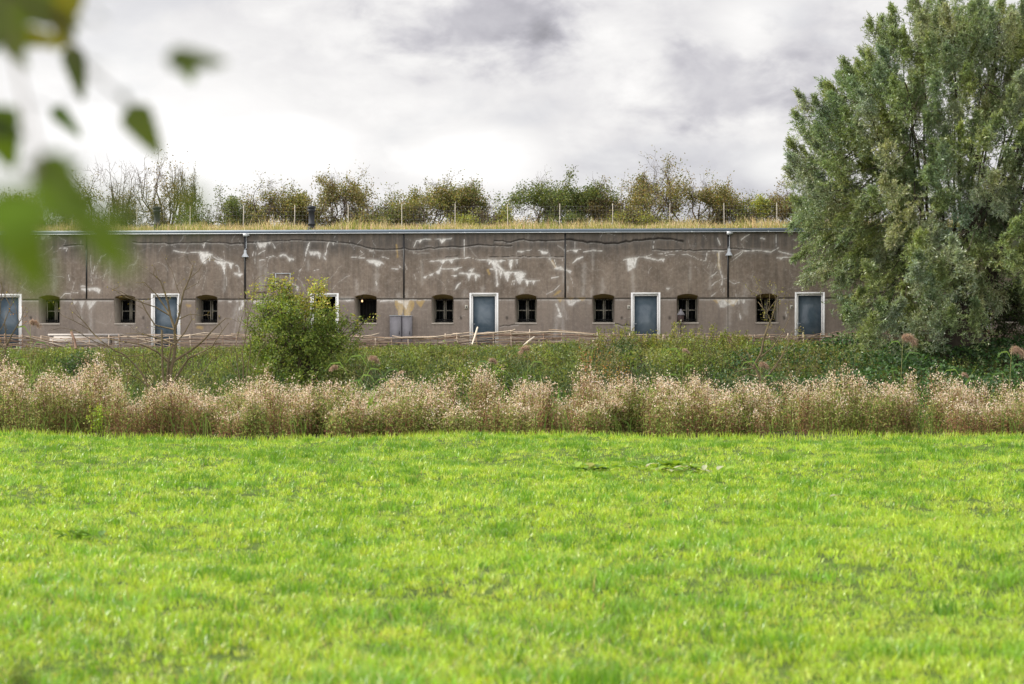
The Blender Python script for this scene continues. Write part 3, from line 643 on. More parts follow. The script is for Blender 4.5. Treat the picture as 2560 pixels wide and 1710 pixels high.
def hedge_tree(name, X, Ytop, halfw, leaf, cols, label, cat='tree', group=None, v=6.0, zb=None, dense=5.2, ht=None, npl=None, lsz=.075, bark=None, base=None):
    if base is None:
        u = U(X)*(1+v/D0); o = FW(u, v, float(roofz(v))-.03); d = o[1]; halfw = halfw*1.65
    else: o = np.array(base, float); d = o[1]
    top = CZ+(HY-Ytop)/F*d; H = top-o[2]; hw = halfw/F*d
    root = empty(name, o, 0, label, cat, group)
    k = npl or random.randint(6, 9); stems = []
    for i in range(k):
        a = random.uniform(0, 2*math.pi) if k > 1 else 0; s = random.uniform(.1, 1.3)*hw*.75
        tgt = np.array([math.cos(a)*s, math.sin(a)*s*.8, H*random.uniform(.62, .72)]); stems.append((np.array([math.cos(a)*.4*hw*random.random(), math.sin(a)*.2, 0]), tgt, H*random.uniform(.35, .62), .012+.009*H))
    S, tips = grow(stems, 3, .8, .34, .58, 2, 3, .08)
    tips = tips + [(q[3:6], unit(q[3:6]-q[:3])) for q in S[::3]]
    # fit the crown to the width and height it has
    P_ = np.concatenate([S[:, :3], S[:, 3:6]]); mx = np.percentile(np.abs(P_[:, 0]), 98)+.02; mz = P_[:, 2].max()
    sx, sz = hw/mx, H/mz*1.03; M = np.array([sx, (sx+1)/2, sz])
    S[:, :3] *= M; S[:, 3:6] *= M
    V, Fc = segs_mesh(S, 4); mesh_obj('trunk', V, Fc, bark or M_bark, root)
    tp = np.array([t[0] for t in tips])*M; td = np.array([t[1] for t in tips]); n = int(leaf*dense)
    if n > 0:
        gaps = np.sin(tp[:, 0]*3.1+X)+np.sin(tp[:, 2]*3.7+X*.7)+.5*np.sin(tp[:, 1]*4); w = np.clip(gaps+1.1, .03, 3)*np.interp(tp[:, 2]/H, [0, .1, .35, .7, .85, 1], [1.2, 1.4, 1.2, .9, .45, .2]); w /= w.sum()
        i = rng.choice(len(tp), n, p=w); pos = tp[i]+rng.normal(size=(n, 3))*.10; dirs = unit(td[i]+rng.normal(size=(n, 3))*.9)
        V, Fc = leaf_quads(pos, dirs, rng.uniform(.7, 1.3, n)*lsz, rng.uniform(.7, 1.2, n)*lsz*.75, .1)
        ci = pick(cols, n, .22); mesh_obj('crown', V, Fc, M_leaf, root, np.repeat(ci, 4, 0))
    return root
OL = [(.18, .19, .055), (.22, .21, .07), (.13, .15, .045), (.26, .20, .08)]
GR = [(.10, .14, .045), (.13, .17, .05), (.18, .19, .06), (.09, .12, .04)]
BR = [(.21, .17, .075), (.18, .16, .07), (.15, .15, .055), (.26, .19, .09)]
YG = [(.28, .32, .06), (.23, .28, .07), (.36, .33, .07)]
HG = 'hedge trees on the fort roof'
T = [('hawthorn', 20, 480, 75, 1700, OL, 'olive hawthorn at the far left end of the roof hedge'),
     ('hawthorn', 110, 470, 60, 1500, OL, 'low green hawthorn partly hidden by the blurred foreground leaves'),
     ('bare_tree', 205, 388, 60, 120, BR, 'leafless twiggy tree between the big blurred leaf and the left chimney pipe'),
     ('bare_tree', 272, 392, 48, 60, BR, 'slim leafless forked tree just left of the tall bare one'),
     ('hawthorn', 318, 472, 60, 900, BR, 'reddish low bush at the foot of the left chimney pipe'),
     ('bare_tree', 405, 372, 62, 420, BR, 'tallest almost bare tree right behind the left chimney pipe'),
     ('bare_tree', 462, 412, 48, 300, BR, 'spreading bare-topped tree between left chimney pipe and green bush of the hedge'),
     ('hawthorn', 540, 462, 62, 1900, GR, 'rounded green hawthorn left of the ragged olive tree'),
     ('hawthorn', 645, 432, 52, 1300, OL, 'ragged olive hawthorn with one pointed top left of the right chimney pipe'),
     ('hawthorn', 730, 440, 55, 1700, OL, 'olive hawthorn immediately left of the right chimney pipe'),
     ('hawthorn', 808, 422, 60, 2100, BR+OL, 'tall rusty green hawthorn immediately right of the right chimney pipe'),
     ('hawthorn', 880, 452, 45, 600, BR+OL, 'thin half-bare tree with dark trunk right of the rusty hawthorn'),
     ('hawthorn', 950, 466, 52, 1500, GR+OL, 'lower green hawthorn in the dip of the hedge'),
     ('hawthorn', 1035, 432, 66, 2200, OL, 'broad olive hawthorn with crooked top above the dark joint in the wall'),
     ('hawthorn', 1105, 436, 52, 1500, OL+BR, 'brownish hawthorn right of the broad olive one'),
     ('hawthorn', 1195, 448, 62, 1300, GR+BR, 'loose hawthorn with bare upper twigs above the middle white door'),
     ('hawthorn', 1312, 412, 70, 3000, GR, 'dense dark green hawthorn with knobbly top left of the gap with dead twigs'),
     ('hawthorn', 1402, 416, 62, 2700, GR, 'dense dark green hawthorn right beside its knobbly neighbour'),
     ('hawthorn', 1505, 442, 52, 1200, BR, 'brown thin-leaved hawthorn with dead twigs at its top'),
     ('hawthorn', 1580, 394, 60, 1700, BR+OL, 'tall brown-green hawthorn with two bare antler-like twigs'),
     ('hawthorn', 1700, 380, 92, 2600, OL+BR, 'widest and tallest hawthorn leaning right at the gap of the hedge'),
     ('hawthorn', 1770, 496, 48, 900, BR, 'low dark twiggy bush at the right foot of the tallest hawthorn'),
     ('hawthorn', 1843, 476, 34, 420, YG+GR, 'small light green sapling alone in the gap of the hedge'),
     ('hawthorn', 1915, 492, 55, 2200, YG, 'yellow-green round bush right of the small sapling'),
     ('hawthorn', 1945, 452, 60, 900, BR, 'brown twiggy hawthorn half hidden behind the edge of the willow'),
     ('hawthorn', 2050, 450, 60, 900, BR, 'last hedge tree on the roof, hidden behind the willow')]
random.seed(21); rng = np.random.default_rng(21)
for t in T:
    hedge_tree(t[0], t[1], t[2], t[3], t[4], t[5], t[6], 'tree', HG, v=random.uniform(5.6, 7.2))
for X, Y, hw_, lab in ((1130, 535, 28, 'small yellow-green shrub in the dry roof grass above the middle door'), (1528, 505, 24, 'upright yellow-green shrub behind the wire fence left of the tall brown hawthorn'), (1605, 532, 26, 'low yellow-green shrub in the dry grass below the tallest hawthorns'), (1205, 500, 30, 'yellow-green sprouting shrub below the loose hawthorn')):
    hedge_tree('shrub', X, Y, hw_, 650, YG, lab, 'shrub', 'small shrubs on the fort roof', v=4.6, lsz=.055)

n = 30000; fu = rng.uniform(-24, 24, n); fv = rng.uniform(5.2, 8.3, n); fh_ = .35+.75*(.5+.5*np.sin(fu*1.9+1.3*np.sin(fu*.7)))*(.6+.4*np.sin(fu*5.3+fv*2))
gx = U(1812)*1.08; fh_ = fh_*np.clip(np.abs(fu-gx)/.9, .15, 1)
pos = np.stack([fu*cth+fv*sth, D0-fu*sth+fv*cth, roofz(fv)+fh_*rng.uniform(.05, 1.1, n)], 1); V, Fc = leaf_quads(pos, rng.normal(size=(n, 3))+np.array([0, 0, .4]), rng.uniform(.05, .11, n), rng.uniform(.03, .06, n), .1)
tn = (.5+.5*np.sin(fu*1.1+2))[:, None]; cc = np.where(rng.random((n, 1)) < tn, pick(OL, n, .2), pick(GR+BR, n, .2))
o = mesh_obj('hedge_undergrowth', V, Fc, M_leaf, None, np.repeat(cc, 4, 0)); tag(o, 'low tangled olive growth filling the foot of the roof hedge', 'undergrowth', kind='stuff')
# ------------------------------------------------------------------ wire fence on the roof
wfe = empty('wire_fence', FW(0, 3.6, 7.1), -TH, 'galvanised wire mesh fence with thin pale posts along the roof grass', 'fence')
a = Acc(); zf = 7.12
for X in (60, 260, 330, 463, 595, 724, 858, 992, 1125, 1257, 1386, 1519, 1661, 1798, 1930, 2060, 2190):
    b = Acc(); u = U(X)*1.047; b.tube([(u, 0, 0), (u+random.gauss(0, .015), 0, 1.22+random.gauss(0, .02))], .015, 6); b.build('post', M_post, wfe)
SW = []
for i in range(-160, 161): x = i*.15; SW.append((x, .03, .02, x, .03, 1.12, .0022, .0022))
for z in (.05, .13, .22, .33, .46, .62, .80, .96, 1.12):
    for i in range(-24, 24): SW.append((i, .03, z, i+1, .03, z, .0022, .0022))
V, Fc = segs_mesh(SW, 3); mesh_obj('wire_mesh', V, Fc, M_wire, wfe)

# ------------------------------------------------------------------ grass builders
def blades(x, y, z, h, w, col, lean=.35, seg=2, face=None, la=None):
    n = len(x); p = np.stack([x, y, z], 1); a = rng.uniform(0, 2*np.pi, n) if la is None else la+rng.normal(0, .5, n)
    ld = np.stack([np.cos(a), np.sin(a), np.zeros(n)], 1); fa = rng.normal(0, .7, n) if face is None else face
    sd_ = np.stack([np.cos(fa), np.sin(fa), np.zeros(n)], 1)*(w/2)[:, None]
    l = (rng.uniform(.2, 1, n)*lean)[:, None]; H = h[:, None]; up = np.array([[0, 0, 1.]])
    m = p+up*H*.55+ld*l*H*.30; t = p+up*H*(1-.25*l)+ld*l*H
    tw = .12
    if seg == 2:
        V = np.stack([p-sd_, p+sd_, m+sd_*.8, m-sd_*.8, t+sd_*tw, t-sd_*tw], 1).reshape(-1, 3)
        b = (np.arange(n)*6)[:, None]; Fc = np.concatenate([b+np.array([[0, 1, 2, 3]]), b+np.array([[3, 2, 4, 5]])]); k = 6
    else:
        V = np.stack([p-sd_, p+sd_, t+sd_*tw, t-sd_*tw], 1).reshape(-1, 3); Fc = np.arange(4*n).reshape(n, 4); k = 4
    return V, Fc, np.repeat(col, k, 0)
class Many:
    def __init__(s): s.V = []; s.F = []; s.c = []; s.n = 0
    def add(s, V, Fc, c): s.V.append(V); s.F.append(Fc+s.n); s.c.append(c); s.n += len(V)
    def build(s, name, mat, parent=None): return mesh_obj(name, np.concatenate(s.V), np.concatenate(s.F), mat, parent, np.concatenate(s.c))
def field(x, y, k, s):              # smooth pseudo-random field 0..1
    r = np.random.default_rng(k); v = np.zeros_like(x)
    for i in range(7):
        a = r.uniform(0, 6.28); f = s*r.uniform(.5, 1.8); v += np.sin((x*math.cos(a)+y*math.sin(a))*f+r.uniform(0, 6.28))
    return .5+v/7*.9

# meadow
GC = [(.335, .50, .035), (.39, .55, .045), (.25, .41, .028), (.44, .57, .07), (.35, .52, .045), (.54, .62, .17)]
rng = np.random.default_rng(5); mg = Many()
def wedge(y0, y1, dens):
    n = int(.262*(y1*y1-y0*y0)*dens+4.0*(y1-y0)*dens); y = np.sqrt(rng.uniform(y0*y0, y1*y1, n)); x = rng.uniform(-1, 1, n)*(.262*y+2.0); return x, y
for y0, y1, dens, w, seg in ((8.5, 14, 1900, .0055, 2), (14, 22, 1300, .0062, 2), (22, 33, 760, .0078, 2), (33, 47.4, 420, .010, 1)):
    bx, by = wedge(y0, y1, dens/11); k = rng.integers(6, 17, len(bx)); ti = np.repeat(np.arange(len(bx)), k); n = len(ti); sg = rng.uniform(.018, .06, len(bx))
    oa = rng.uniform(0, 6.283, n); od = np.abs(rng.normal(0, 1, n))*sg[ti]; x = bx[ti]+np.cos(oa)*od; y = np.minimum(by[ti]+np.sin(oa)*od, 47.6)
    t = field(bx, by, 1, 2.2); t2 = field(bx, by, 2, 6.5); t3 = field(bx, by, 3, .6)
    hb = (.022+.025*t+.035*t2)*rng.uniform(.5, 1.7, len(bx)); h = hb[ti]*rng.uniform(.6, 1.3, n)+.012
    tc = pick(GC, len(bx), .10)[ti]*.5+pick(GC, n, .15)*.5; col = np.clip(tc*(1+.22*rng.normal(size=(n, 1))), .01, 1)
    dk = ((t*.4+t2*.6 > .66) | (rng.random(len(bx)) < .10))[ti]; col[dk] *= np.array([.55, .74, .7])
    dry = rng.random(n) < (.02+.10*np.clip(t3[ti]-.55, 0, 1)); col[dry] = pick([(.45, .40, .16), (.52, .46, .24), (.36, .27, .12)], dry.sum())
    V, Fc, c = blades(x, y, gz(y, x)+und(x, y)-.01, h, np.full(n, w)*rng.uniform(.6, 1.5, n), col, 1.0, seg, la=oa); mg.add(V, Fc, c)
# longer tufts scattered through the sward
x, y = wedge(9, 47, 1.1)
for tx, ty in zip(x, y):
    n = random.randint(25, 90); r = random.uniform(.05, .16); px = tx+rng.normal(0, r, n); py = ty+rng.normal(0, r, n)
    V, Fc, c = blades(px, py, gz(py, px)+und(px, py), rng.uniform(.06, .15, n)*random.uniform(.7, 1.25), np.full(n, .006+.0001*ty), pick([(.13, .28, .015), (.17, .34, .02), (.10, .23, .02)], n), .8, 2); mg.add(V, Fc, c)
# seed-stalk fringe along the far edge
n = 5200; x = rng.uniform(-14.5, 14.5, n); y = rng.uniform(46.4, 48.2, n)
V, Fc, c = blades(x, y, gz(y, x)+und(x, y), rng.uniform(.06, .2, n), np.full(n, .011), pick(GC+[(.30, .34, .08)], n), .5, 2); mg.add(V, Fc, c)
o = mg.build('meadow_grass', M_grass); tag(o, 'bright yellow-green mown meadow grass filling the foreground', 'grass', kind='stuff')

# roof grass
n = 26000; u = rng.uniform(-24, 24, n); v = rng.uniform(.1, 1, n)**1.5*4.2; hh = (.16+.42*field(u*1., v, 8, 2.3)**1.5)*rng.uniform(.45, 1.25, n)
hh = np.where(v < .5, hh*.55, hh)
pw = np.stack([u*cth+v*sth, D0-u*sth+v*cth, roofz(v)], 1)
col = pick([(.66, .54, .32), (.56, .44, .25), (.72, .61, .40), (.46, .40, .18), (.32, .35, .10)], n, .15); gm = (v < .7) & (rng.random(n) < .5); col[gm] = pick([(.24, .30, .06), (.34, .36, .09)], gm.sum())
V, Fc, c = blades(pw[:, 0], pw[:, 1], pw[:, 2], hh+.03, np.full(n, .016), col, .5, 2); mr = Many(); mr.add(V, Fc, c)
o = mr.build('roof_grass', M_dry); tag(o, 'dry straw-coloured grass growing along the edge of the fort roof', 'grass', kind='stuff')

# ------------------------------------------------------------------ bank vegetation
rng = np.random.default_rng(11); random.seed(11)
def scat(n, x0, x1, y0, y1): return rng.uniform(x0, x1, n), rng.uniform(y0, y1, n)
mb = Many()
def vlim(x, y): return CZ+(HY-np.interp(x/y*F+1280, [-100, 430, 600, 850, 1000, 1250, 1400, 1500, 1900, 2060, 2300, 2560], [872, 870, 866, 872, 866, 870, 862, 842, 848, 866, 872, 876]))/F*y
# long grass on the bank
x, y = scat(42000, -22, 22, 54.5, 71.8); k = ((x < -3.5+1.5*np.sin(y)) & (rng.random(len(x)) < .62)) | (rng.random(len(x)) < .22); x, y = x[k], y[k]
lush = field(x, y, 21, 1.1); hb = rng.uniform(.25, .62, len(x))*(.6+.6*lush); hb = np.minimum(hb, np.maximum(.06, vlim(x, y)-gz(y, x)))
V, Fc, c = blades(x, y, gz(y, x), hb, np.full(len(x), .02), np.where(lush[:, None] > .52, pick([(.20, .30, .05), (.15, .25, .04), (.24, .31, .07)], len(x), .2), pick([(.14, .19, .05), (.19, .22, .07), (.30, .28, .13)], len(x), .2)), .7, 2); mb.add(V, Fc, c)
n = 5000; x, y = scat(n, -15, 18, 54.0, 57.5)       # tall broad ditch grass
kk = field(x, y, 27, 1.3) > .42; x, y = x[kk], y[kk]; n = len(x)
V, Fc, c = blades(x, y, gz(y, x), rng.uniform(.9, 1.55, n), np.full(n, .028), pick([(.06, .12, .03), (.12, .22, .04), (.05, .09, .025)], n), .55, 2); mb.add(V, Fc, c)
o = mb.build('bank_grass', M_leaf); tag(o, 'long green grass on the bank behind the pale seed heads', 'grass', kind='stuff')
# leafy shoots (herbs and low shrubs)
def shoots(n, x, y, h, lsz, cols, per=16, stemcol=(.12, .10, .05), zoff=0, spreadr=.10, mat=None, name='undergrowth', taper=True):
    m_ = Many(); z = gz(y, x)+zoff; ln = rng.normal(0, .14, (n, 2))
    ps = np.stack([x, y, z], 1); pt = ps+np.stack([ln[:, 0]*h, ln[:, 1]*h, h], 1)
    S = np.concatenate([ps, pt, np.full((n, 1), .007), np.full((n, 1), .003)], 1); V, Fc = segs_mesh(S, 3); m_.add(V, Fc, np.tile(np.array(stemcol), (len(V), 1)))
    t = rng.uniform(.12, 1, (n, per)); pos = ps[:, None]+(pt-ps)[:, None]*t[..., None]+rng.normal(0, 1, (n, per, 3))*spreadr*(1.15-t[..., None] if taper else 1)
    pos = pos.reshape(-1, 3); d = rng.normal(size=pos.shape)+np.array([0, 0, .5]); cc = pick(cols, n, .15); cc = np.repeat(cc, per, 0)*rng.uniform(.7, 1.3, (n*per, 1))
    V, Fc = leaf_quads(pos, d, rng.uniform(.7, 1.4, n*per)*lsz*1.15, rng.uniform(.35, .6, n*per)*lsz*1.15, .1); m_.add(V, Fc, np.repeat(cc, 4, 0)); return m_
GS = [(.14, .20, .04), (.18, .22, .05), (.22, .26, .06), (.11, .17, .035), (.25, .25, .08)]
n = 8000; x, y = scat(n, -6, 22, 59.5, 71.8); k = (field(x, y, 31, .9) > .45) & ((x > -5) | (rng.random(n) < .15)); x, y = x[k], y[k]; n = len(x)
hx = np.interp(x, [-22, -6, -3, 0, 3, 5.5, 9, 22], [.4, .55, .5, .5, .55, .9, .8, .6]); h = hx*(.55+.75*field(x, y, 33, 1.7))*rng.uniform(.6, 1.2, n); h = np.minimum(h, np.maximum(.1, vlim(x, y)-gz(y, x)+rng.normal(0, .05, n)))
m_ = shoots(n, x, y, h, .06, GS, 18)
n2 = 5200; x2, y2 = scat(n2, -22, -5, 60, 71.5); m2 = shoots(n2, x2, y2, np.minimum(rng.uniform(.25, .6, n2), np.maximum(.08, vlim(x2, y2)-gz(y2, x2))), .06, GS, 12)
m_.add(np.concatenate(m2.V), np.concatenate([f for f in m2.F]), np.concatenate(m2.c))
o = m_.build('undergrowth', M_leaf); tag(o, 'tangle of small-leaved green herbs covering the bank below the fence', 'undergrowth', kind='stuff')
PP = []; CC = []; NN = []
for _ in range(230):
    mx_ = random.uniform(-9.5, 12.5) if random.random() < .85 else random.uniform(-20, -9); my_ = 59.2+12*random.random()**.9; rx_ = random.uniform(.35, 1.0)*(.55 if mx_ < -6 else 1); hz_ = random.uniform(.45, 1.25)*np.interp(my_, [59, 63, 71], [1.1, 1, .55])
    hz_ = max(.12, min(hz_, float(vlim(mx_, my_)-gz(my_, mx_))+random.gauss(.02, .07))); m = int(520*rx_*(.4+hz_)); dv = unit(rng.normal(size=(m, 3))); dv[:, 2] = np.abs(dv[:, 2]); rad = rng.uniform(.55, 1.12, (m, 1))
    lump = 1+.22*np.sin(dv[:, :1]*7+mx_*5)*np.sin(dv[:, 2:]*6+my_*3); q = dv*rad*lump*np.array([rx_, rx_*.9, hz_]); q[:, 0] += mx_; q[:, 1] += my_; q[:, 2] += gz(q[:, 1], q[:, 0]); PP.append(q); NN.append(dv)
    tn_ = [[(.20, .23, .07), (.26, .27, .09)], [(.13, .18, .05), (.17, .21, .06)], [(.085, .13, .04), (.11, .15, .05)], [(.19, .26, .05), (.24, .30, .06)], [(.22, .19, .09), (.18, .18, .07)]]; tone = (random.choice([[(.05, .085, .03), (.07, .11, .035)], tn_[2], [(.06, .10, .03), (.09, .12, .04)]]) if random.random() < (.85 if my_ < 65 else .2) else random.choice(tn_)); CC.append(pick(tone, m, .22))
pos = np.concatenate(PP); n = len(pos); cc = np.concatenate(CC); V, Fc = leaf_quads(pos, rng.normal(size=(n, 3))+np.concatenate(NN)*.7+np.array([0, 0, .3]), rng.uniform(.05, .15, n), rng.uniform(.022, .06, n), .12)
o = mesh_obj('bank_scrub', V, Fc, M_leaf, None, np.repeat(cc, 4, 0)); tag(o, 'rough olive-green scrub mass along the middle of the bank', 'scrub', kind='stuff')
# tall upright golden-green shoots against the wall right of centre
shx = [(1500, 822), (1524, 812), (1560, 806), (1575, 815), (1692, 800), (1712, 812), (1748, 818), (1772, 808), (1795, 815), (1835, 822), (1860, 826), (1640, 826), (1615, 830)]
for i in range(7): shx.append((random.uniform(1480, 1900), random.uniform(820, 840)))
xx = []; yy = []; hh_ = []
for X, Y in shx:
    for _ in range(7):
        d = random.uniform(70.2, 71.4); p = P(X+random.gauss(0, 9), Y+abs(random.gauss(0, 12)), d); xx.append(p[0]); yy.append(d); hh_.append(max(.25, p[2]-float(gz(d, p[0]))))
m_ = shoots(len(xx), np.array(xx), np.array(yy), np.array(hh_), .065, [(.24, .26, .05), (.20, .23, .05), (.28, .27, .07)], 34, spreadr=.07)
o = m_.build('tall_herbs', M_leaf); tag(o, 'upright golden-green herb shoots rising above the fence right of centre', 'herbs', kind='stuff')
# bramble mound on the right, dark rounded leaves
n = 21000; bx = rng.uniform(6.5, 20, n); by = rng.uniform(56.5, 69.5, n)
bh = (.45+.75*field(bx, by, 41, 1.2))*np.interp(bx, [6.5, 8.5, 12, 20], [.3, .8, 1.25, 1.0])*np.interp(by, [56.5, 60, 66, 69.5], [.7, 1.3, .9, .5])
pos = np.stack([bx, by, gz(by, bx)+bh*rng.uniform(.35, 1, n)**.5], 1); V, Fc = leaf_quads(pos, rng.normal(size=(n, 3))*np.array([1, 1, .5])+np.array([0, -.4, .0]), rng.uniform(.08, .16, n), rng.uniform(.06, .12, n), .12, unit(rng.normal(size=(n, 3))*.6+np.array([-.2, -.5, .8])))
c = np.repeat(pick([(.035, .085, .025), (.05, .11, .03), (.07, .14, .035), (.03, .065, .02)], n, .2), 4, 0)
o = mesh_obj('bramble', V, Fc, M_leaf, None, c); tag(o, 'dark green bramble thicket spreading below the willow', 'bramble', kind='stuff')
# tiny orange and yellow accents
def small_plant(X, Y, d, h, col, label, name='wild_plant'):
    p = P(X, Y, d); n = 22; zb = float(gz(d, p[0])); x = p[0]+rng.normal(0, .07, n); y = d+rng.normal(0, .07, n)
    m_ = shoots(n, x, y, np.full(n, p[2]-zb+h)*rng.uniform(.8, 1.05, n), .05, col, 26, spreadr=.05); o = m_.build(name, M_leaf); tag(o, label, 'plant')
small_plant(1476, 890, 60.5, .25, [(.42, .17, .07), (.36, .20, .08)], 'rusty orange wild plant among the green bank herbs')
small_plant(1548, 918, 57.5, .1, [(.40, .26, .05), (.34, .22, .05)], 'small ochre-yellow wild plant low before the dark bank shrubs')
small_plant(242, 1020, 48.1, .05, [(.34, .42, .05), (.28, .38, .05)], 'small bright yellow-green plant at the foot of the pale seed heads')

# ------------------------------------------------------------------ willowherb band
rng = np.random.default_rng(17); random.seed(17)
wx = np.array([-60, 0, 40, 75, 110, 150, 175, 190, 240, 275, 295, 335, 345, 400, 440, 460, 500, 560, 590, 610, 640, 700, 760, 800, 830, 850, 930, 960, 1000, 1080, 1150, 1200, 1240, 1290, 1345, 1390, 1430, 1500, 1560, 1595, 1640, 1700, 1760, 1850, 1890, 1910, 1935, 1960, 2010, 2040, 2100, 2150, 2200, 2290, 2347, 2420])
wyy = np.array([845, 838, 850, 880, 840, 845, 880, 845, 835, 850, 912, 905, 885, 872, 885, 905, 900, 895, 870, 858, 885, 890, 895, 885, 890, 905, 868, 885, 878, 868, 866, 880, 890, 872, 864, 874, 876, 874, 890, 866, 878, 890, 886, 880, 870, 845, 868, 885, 862, 866, 866, 866, 885, 895, 893, 890])
def wtop(x, d): X = (x/d*F+1280)/1.0907; return CZ+(850-np.interp(X, wx, wyy))/4563*d
nc = 230; cy = 48.2+rng.random(nc)**1.15*5.2; cx = rng.uniform(-15, 15, nc); cr = rng.uniform(.14, .46, nc); ch = rng.uniform(.55, 1.18, nc); ck = rng.random(nc)
per_c = rng.integers(12, 32, nc); ci_ = np.repeat(np.arange(nc), per_c); n = len(ci_)
x = cx[ci_]+rng.normal(0, 1, n)*cr[ci_]*.6; y = np.maximum(47.9, cy[ci_]+rng.normal(0, 1, n)*cr[ci_]*.6); rr_ = np.hypot(x-cx[ci_], y-cy[ci_])/cr[ci_]
H = (wtop(x, y)+.06)*ch[ci_]*np.clip(1.05-.14*rr_, .5, 1.05)*rng.uniform(.8, 1.05, n)*np.where(y < 48.6, .85, 1); H = np.clip(H, .3, 2.2); K_ = ck[ci_]
mh = Many(); ps = np.stack([x, y, np.zeros(n)+gz(y, x)], 1); ln = rng.normal(0, .07, (n, 2)); pt = np.stack([x+ln[:, 0]*H, y+ln[:, 1]*H, H], 1)
V, Fc = segs_mesh(np.concatenate([ps, pt, np.full((n, 1), .007), np.full((n, 1), .003)], 1), 3); mh.add(V, Fc, np.repeat(pick([(.20, .10, .06), (.16, .12, .05), (.30, .16, .10)], n), 6, 0))
def cloud(per, t0, t1, r, ls, ws, cols, rt=1.0, jit=.15, upb=.3, sel=None):
    s_ = np.arange(n) if sel is None else np.nonzero(sel)[0]; m = len(s_)
    t = rng.uniform(t0, t1, (m, per)); rad = r*(1+rt*(.9-t)); pos = ps[s_][:, None]+(pt-ps)[s_][:, None]*t[..., None]; off = rng.normal(0, 1, (m, per, 3)); off[..., 2] *= .5
    pos = (pos+off*rad[..., None]).reshape(-1, 3); pos[:, 2] = np.maximum(pos[:, 2], gz(pos[:, 1], pos[:, 0])+.02)
    V, Fc = leaf_quads(pos, rng.normal(size=pos.shape)+np.array([0, 0, upb]), rng.uniform(.5, 1.6, m*per)*ls, rng.uniform(.5, 1.4, m*per)*ws, .1); mh.add(V, Fc, np.repeat(pick(cols, m*per, jit), 4, 0))
grn = [(.22, .30, .07), (.32, .38, .11), (.14, .21, .05), (.40, .42, .14)]
cloud(30, .03, .85, .085, .085, .026, grn, .6, .2, sel=K_ < .55)
cloud(24, .03, .80, .085, .080, .024, grn[1:]+[(.34, .20, .12), (.26, .14, .09)], .6, .2, sel=K_ >= .55)
cloud(18, .0, .60, .085, .065, .015, [(.36, .17, .11), (.28, .14, .09), (.44, .27, .19), (.26, .24, .08)], .4, .2, sel=K_ > .3)
cloud(26, .45, 1.03, .068, .05, .018, [(.55, .42, .28), (.62, .48, .33), (.47, .33, .22), (.40, .35, .17), (.30, .32, .12), (.24, .28, .09)], 1.0, .18)
cloud(3, .62, 1.05, .055, .05, .024, [(.78, .64, .50), (.72, .56, .42)], 1.0, .06)
cloud(6, .86, 1.08, .040, .042, .026, [(.88, .78, .68), (.82, .68, .56)], 1.0, .06)
# green leafy weeds between the clumps
n = 1300; x = rng.uniform(-15, 15, n); y = rng.uniform(48.1, 54, n); V, Fc, c = blades(x, y, gz(y, x), rng.uniform(.4, 1.0, n), np.full(n, .025), pick([(.16, .26, .05), (.12, .2, .04), (.24, .32, .08)], n), .8, 2); mh.add(V, Fc, c)
o = mh.build('seed_head_plants', M_dry); tag(o, 'band of tall reddish weeds with fluffy pale pink seed heads behind the meadow', 'wild plants', kind='stuff')

# ------------------------------------------------------------------ reeds with plumes
def reed(X, Y, d, label, droop=1, sz=1.0, foot=None, green=True):
    sz *= .72
    p = P(X, Y, d); zb = float(gz(d, p[0])); fx = (foot if foot is not None else random.gauss(0, .15)); root = empty('reed', (p[0]-fx, d, zb), 0, label, 'reed', 'reeds with drooping plumes')
    H = p[2]-zb; top = np.array([fx, 0, H]); S = []; pts = [np.array([0, 0, 0.]), np.array([fx*.25, .02, H*.45]), np.array([fx*.7, .0, H*.82]), top]
    a = Acc(); a.tube(pts, [.010, .009, .006, .004], 5, (.33, .33, .14)); a.build('stem', M_leaf, root)
    n = int(420*sz); t = rng.random(n); ax = np.stack([droop*.20*sz*t**1.3, rng.normal(0, .015, n), .16*sz*t-.26*sz*t**2.2], 1)
    pos = top+np.array([0, 0, -.05])+ax+rng.normal(0, .025*sz, (n, 3)); dd = np.stack([droop*.5+rng.normal(0, .35, n), rng.normal(0, .35, n), -.8+rng.normal(0, .3, n)], 1)
    V, Fc = leaf_quads(pos, dd, rng.uniform(.04, .12, n)*sz, .011, .05); mesh_obj('plume', V, Fc, M_dry, root, np.repeat(pick([(.46, .34, .25), (.54, .41, .31), (.36, .26, .19)], n), 4, 0))
    if green:
        for k in range(4):
            t = .45+.14*k; b = np.array([fx*t, 0, H*t]); s_ = (-1)**k; Lf = random.uniform(.35, .6); q = []
            a = Acc(); pp = [b, b+np.array([s_*.14, -.02, .22])*Lf/.4, b+np.array([s_*.32, -.04, .20])*Lf/.4, b+np.array([s_*.46, -.05, .02])*Lf/.4]; ww = [.012, .02, .015, .002]
            Vv = []; 
            for p_, w_ in zip(pp, ww): Vv += [p_+np.array([0, .3*w_, w_]), p_-np.array([0, .3*w_, w_])]
            a.add(Vv, [(0, 1, 3, 2), (2, 3, 5, 4), (4, 5, 7, 6)], random.choice([(.16, .28, .04), (.12, .22, .05), (.20, .32, .05)])); a.build('leaf', M_leaf, root)
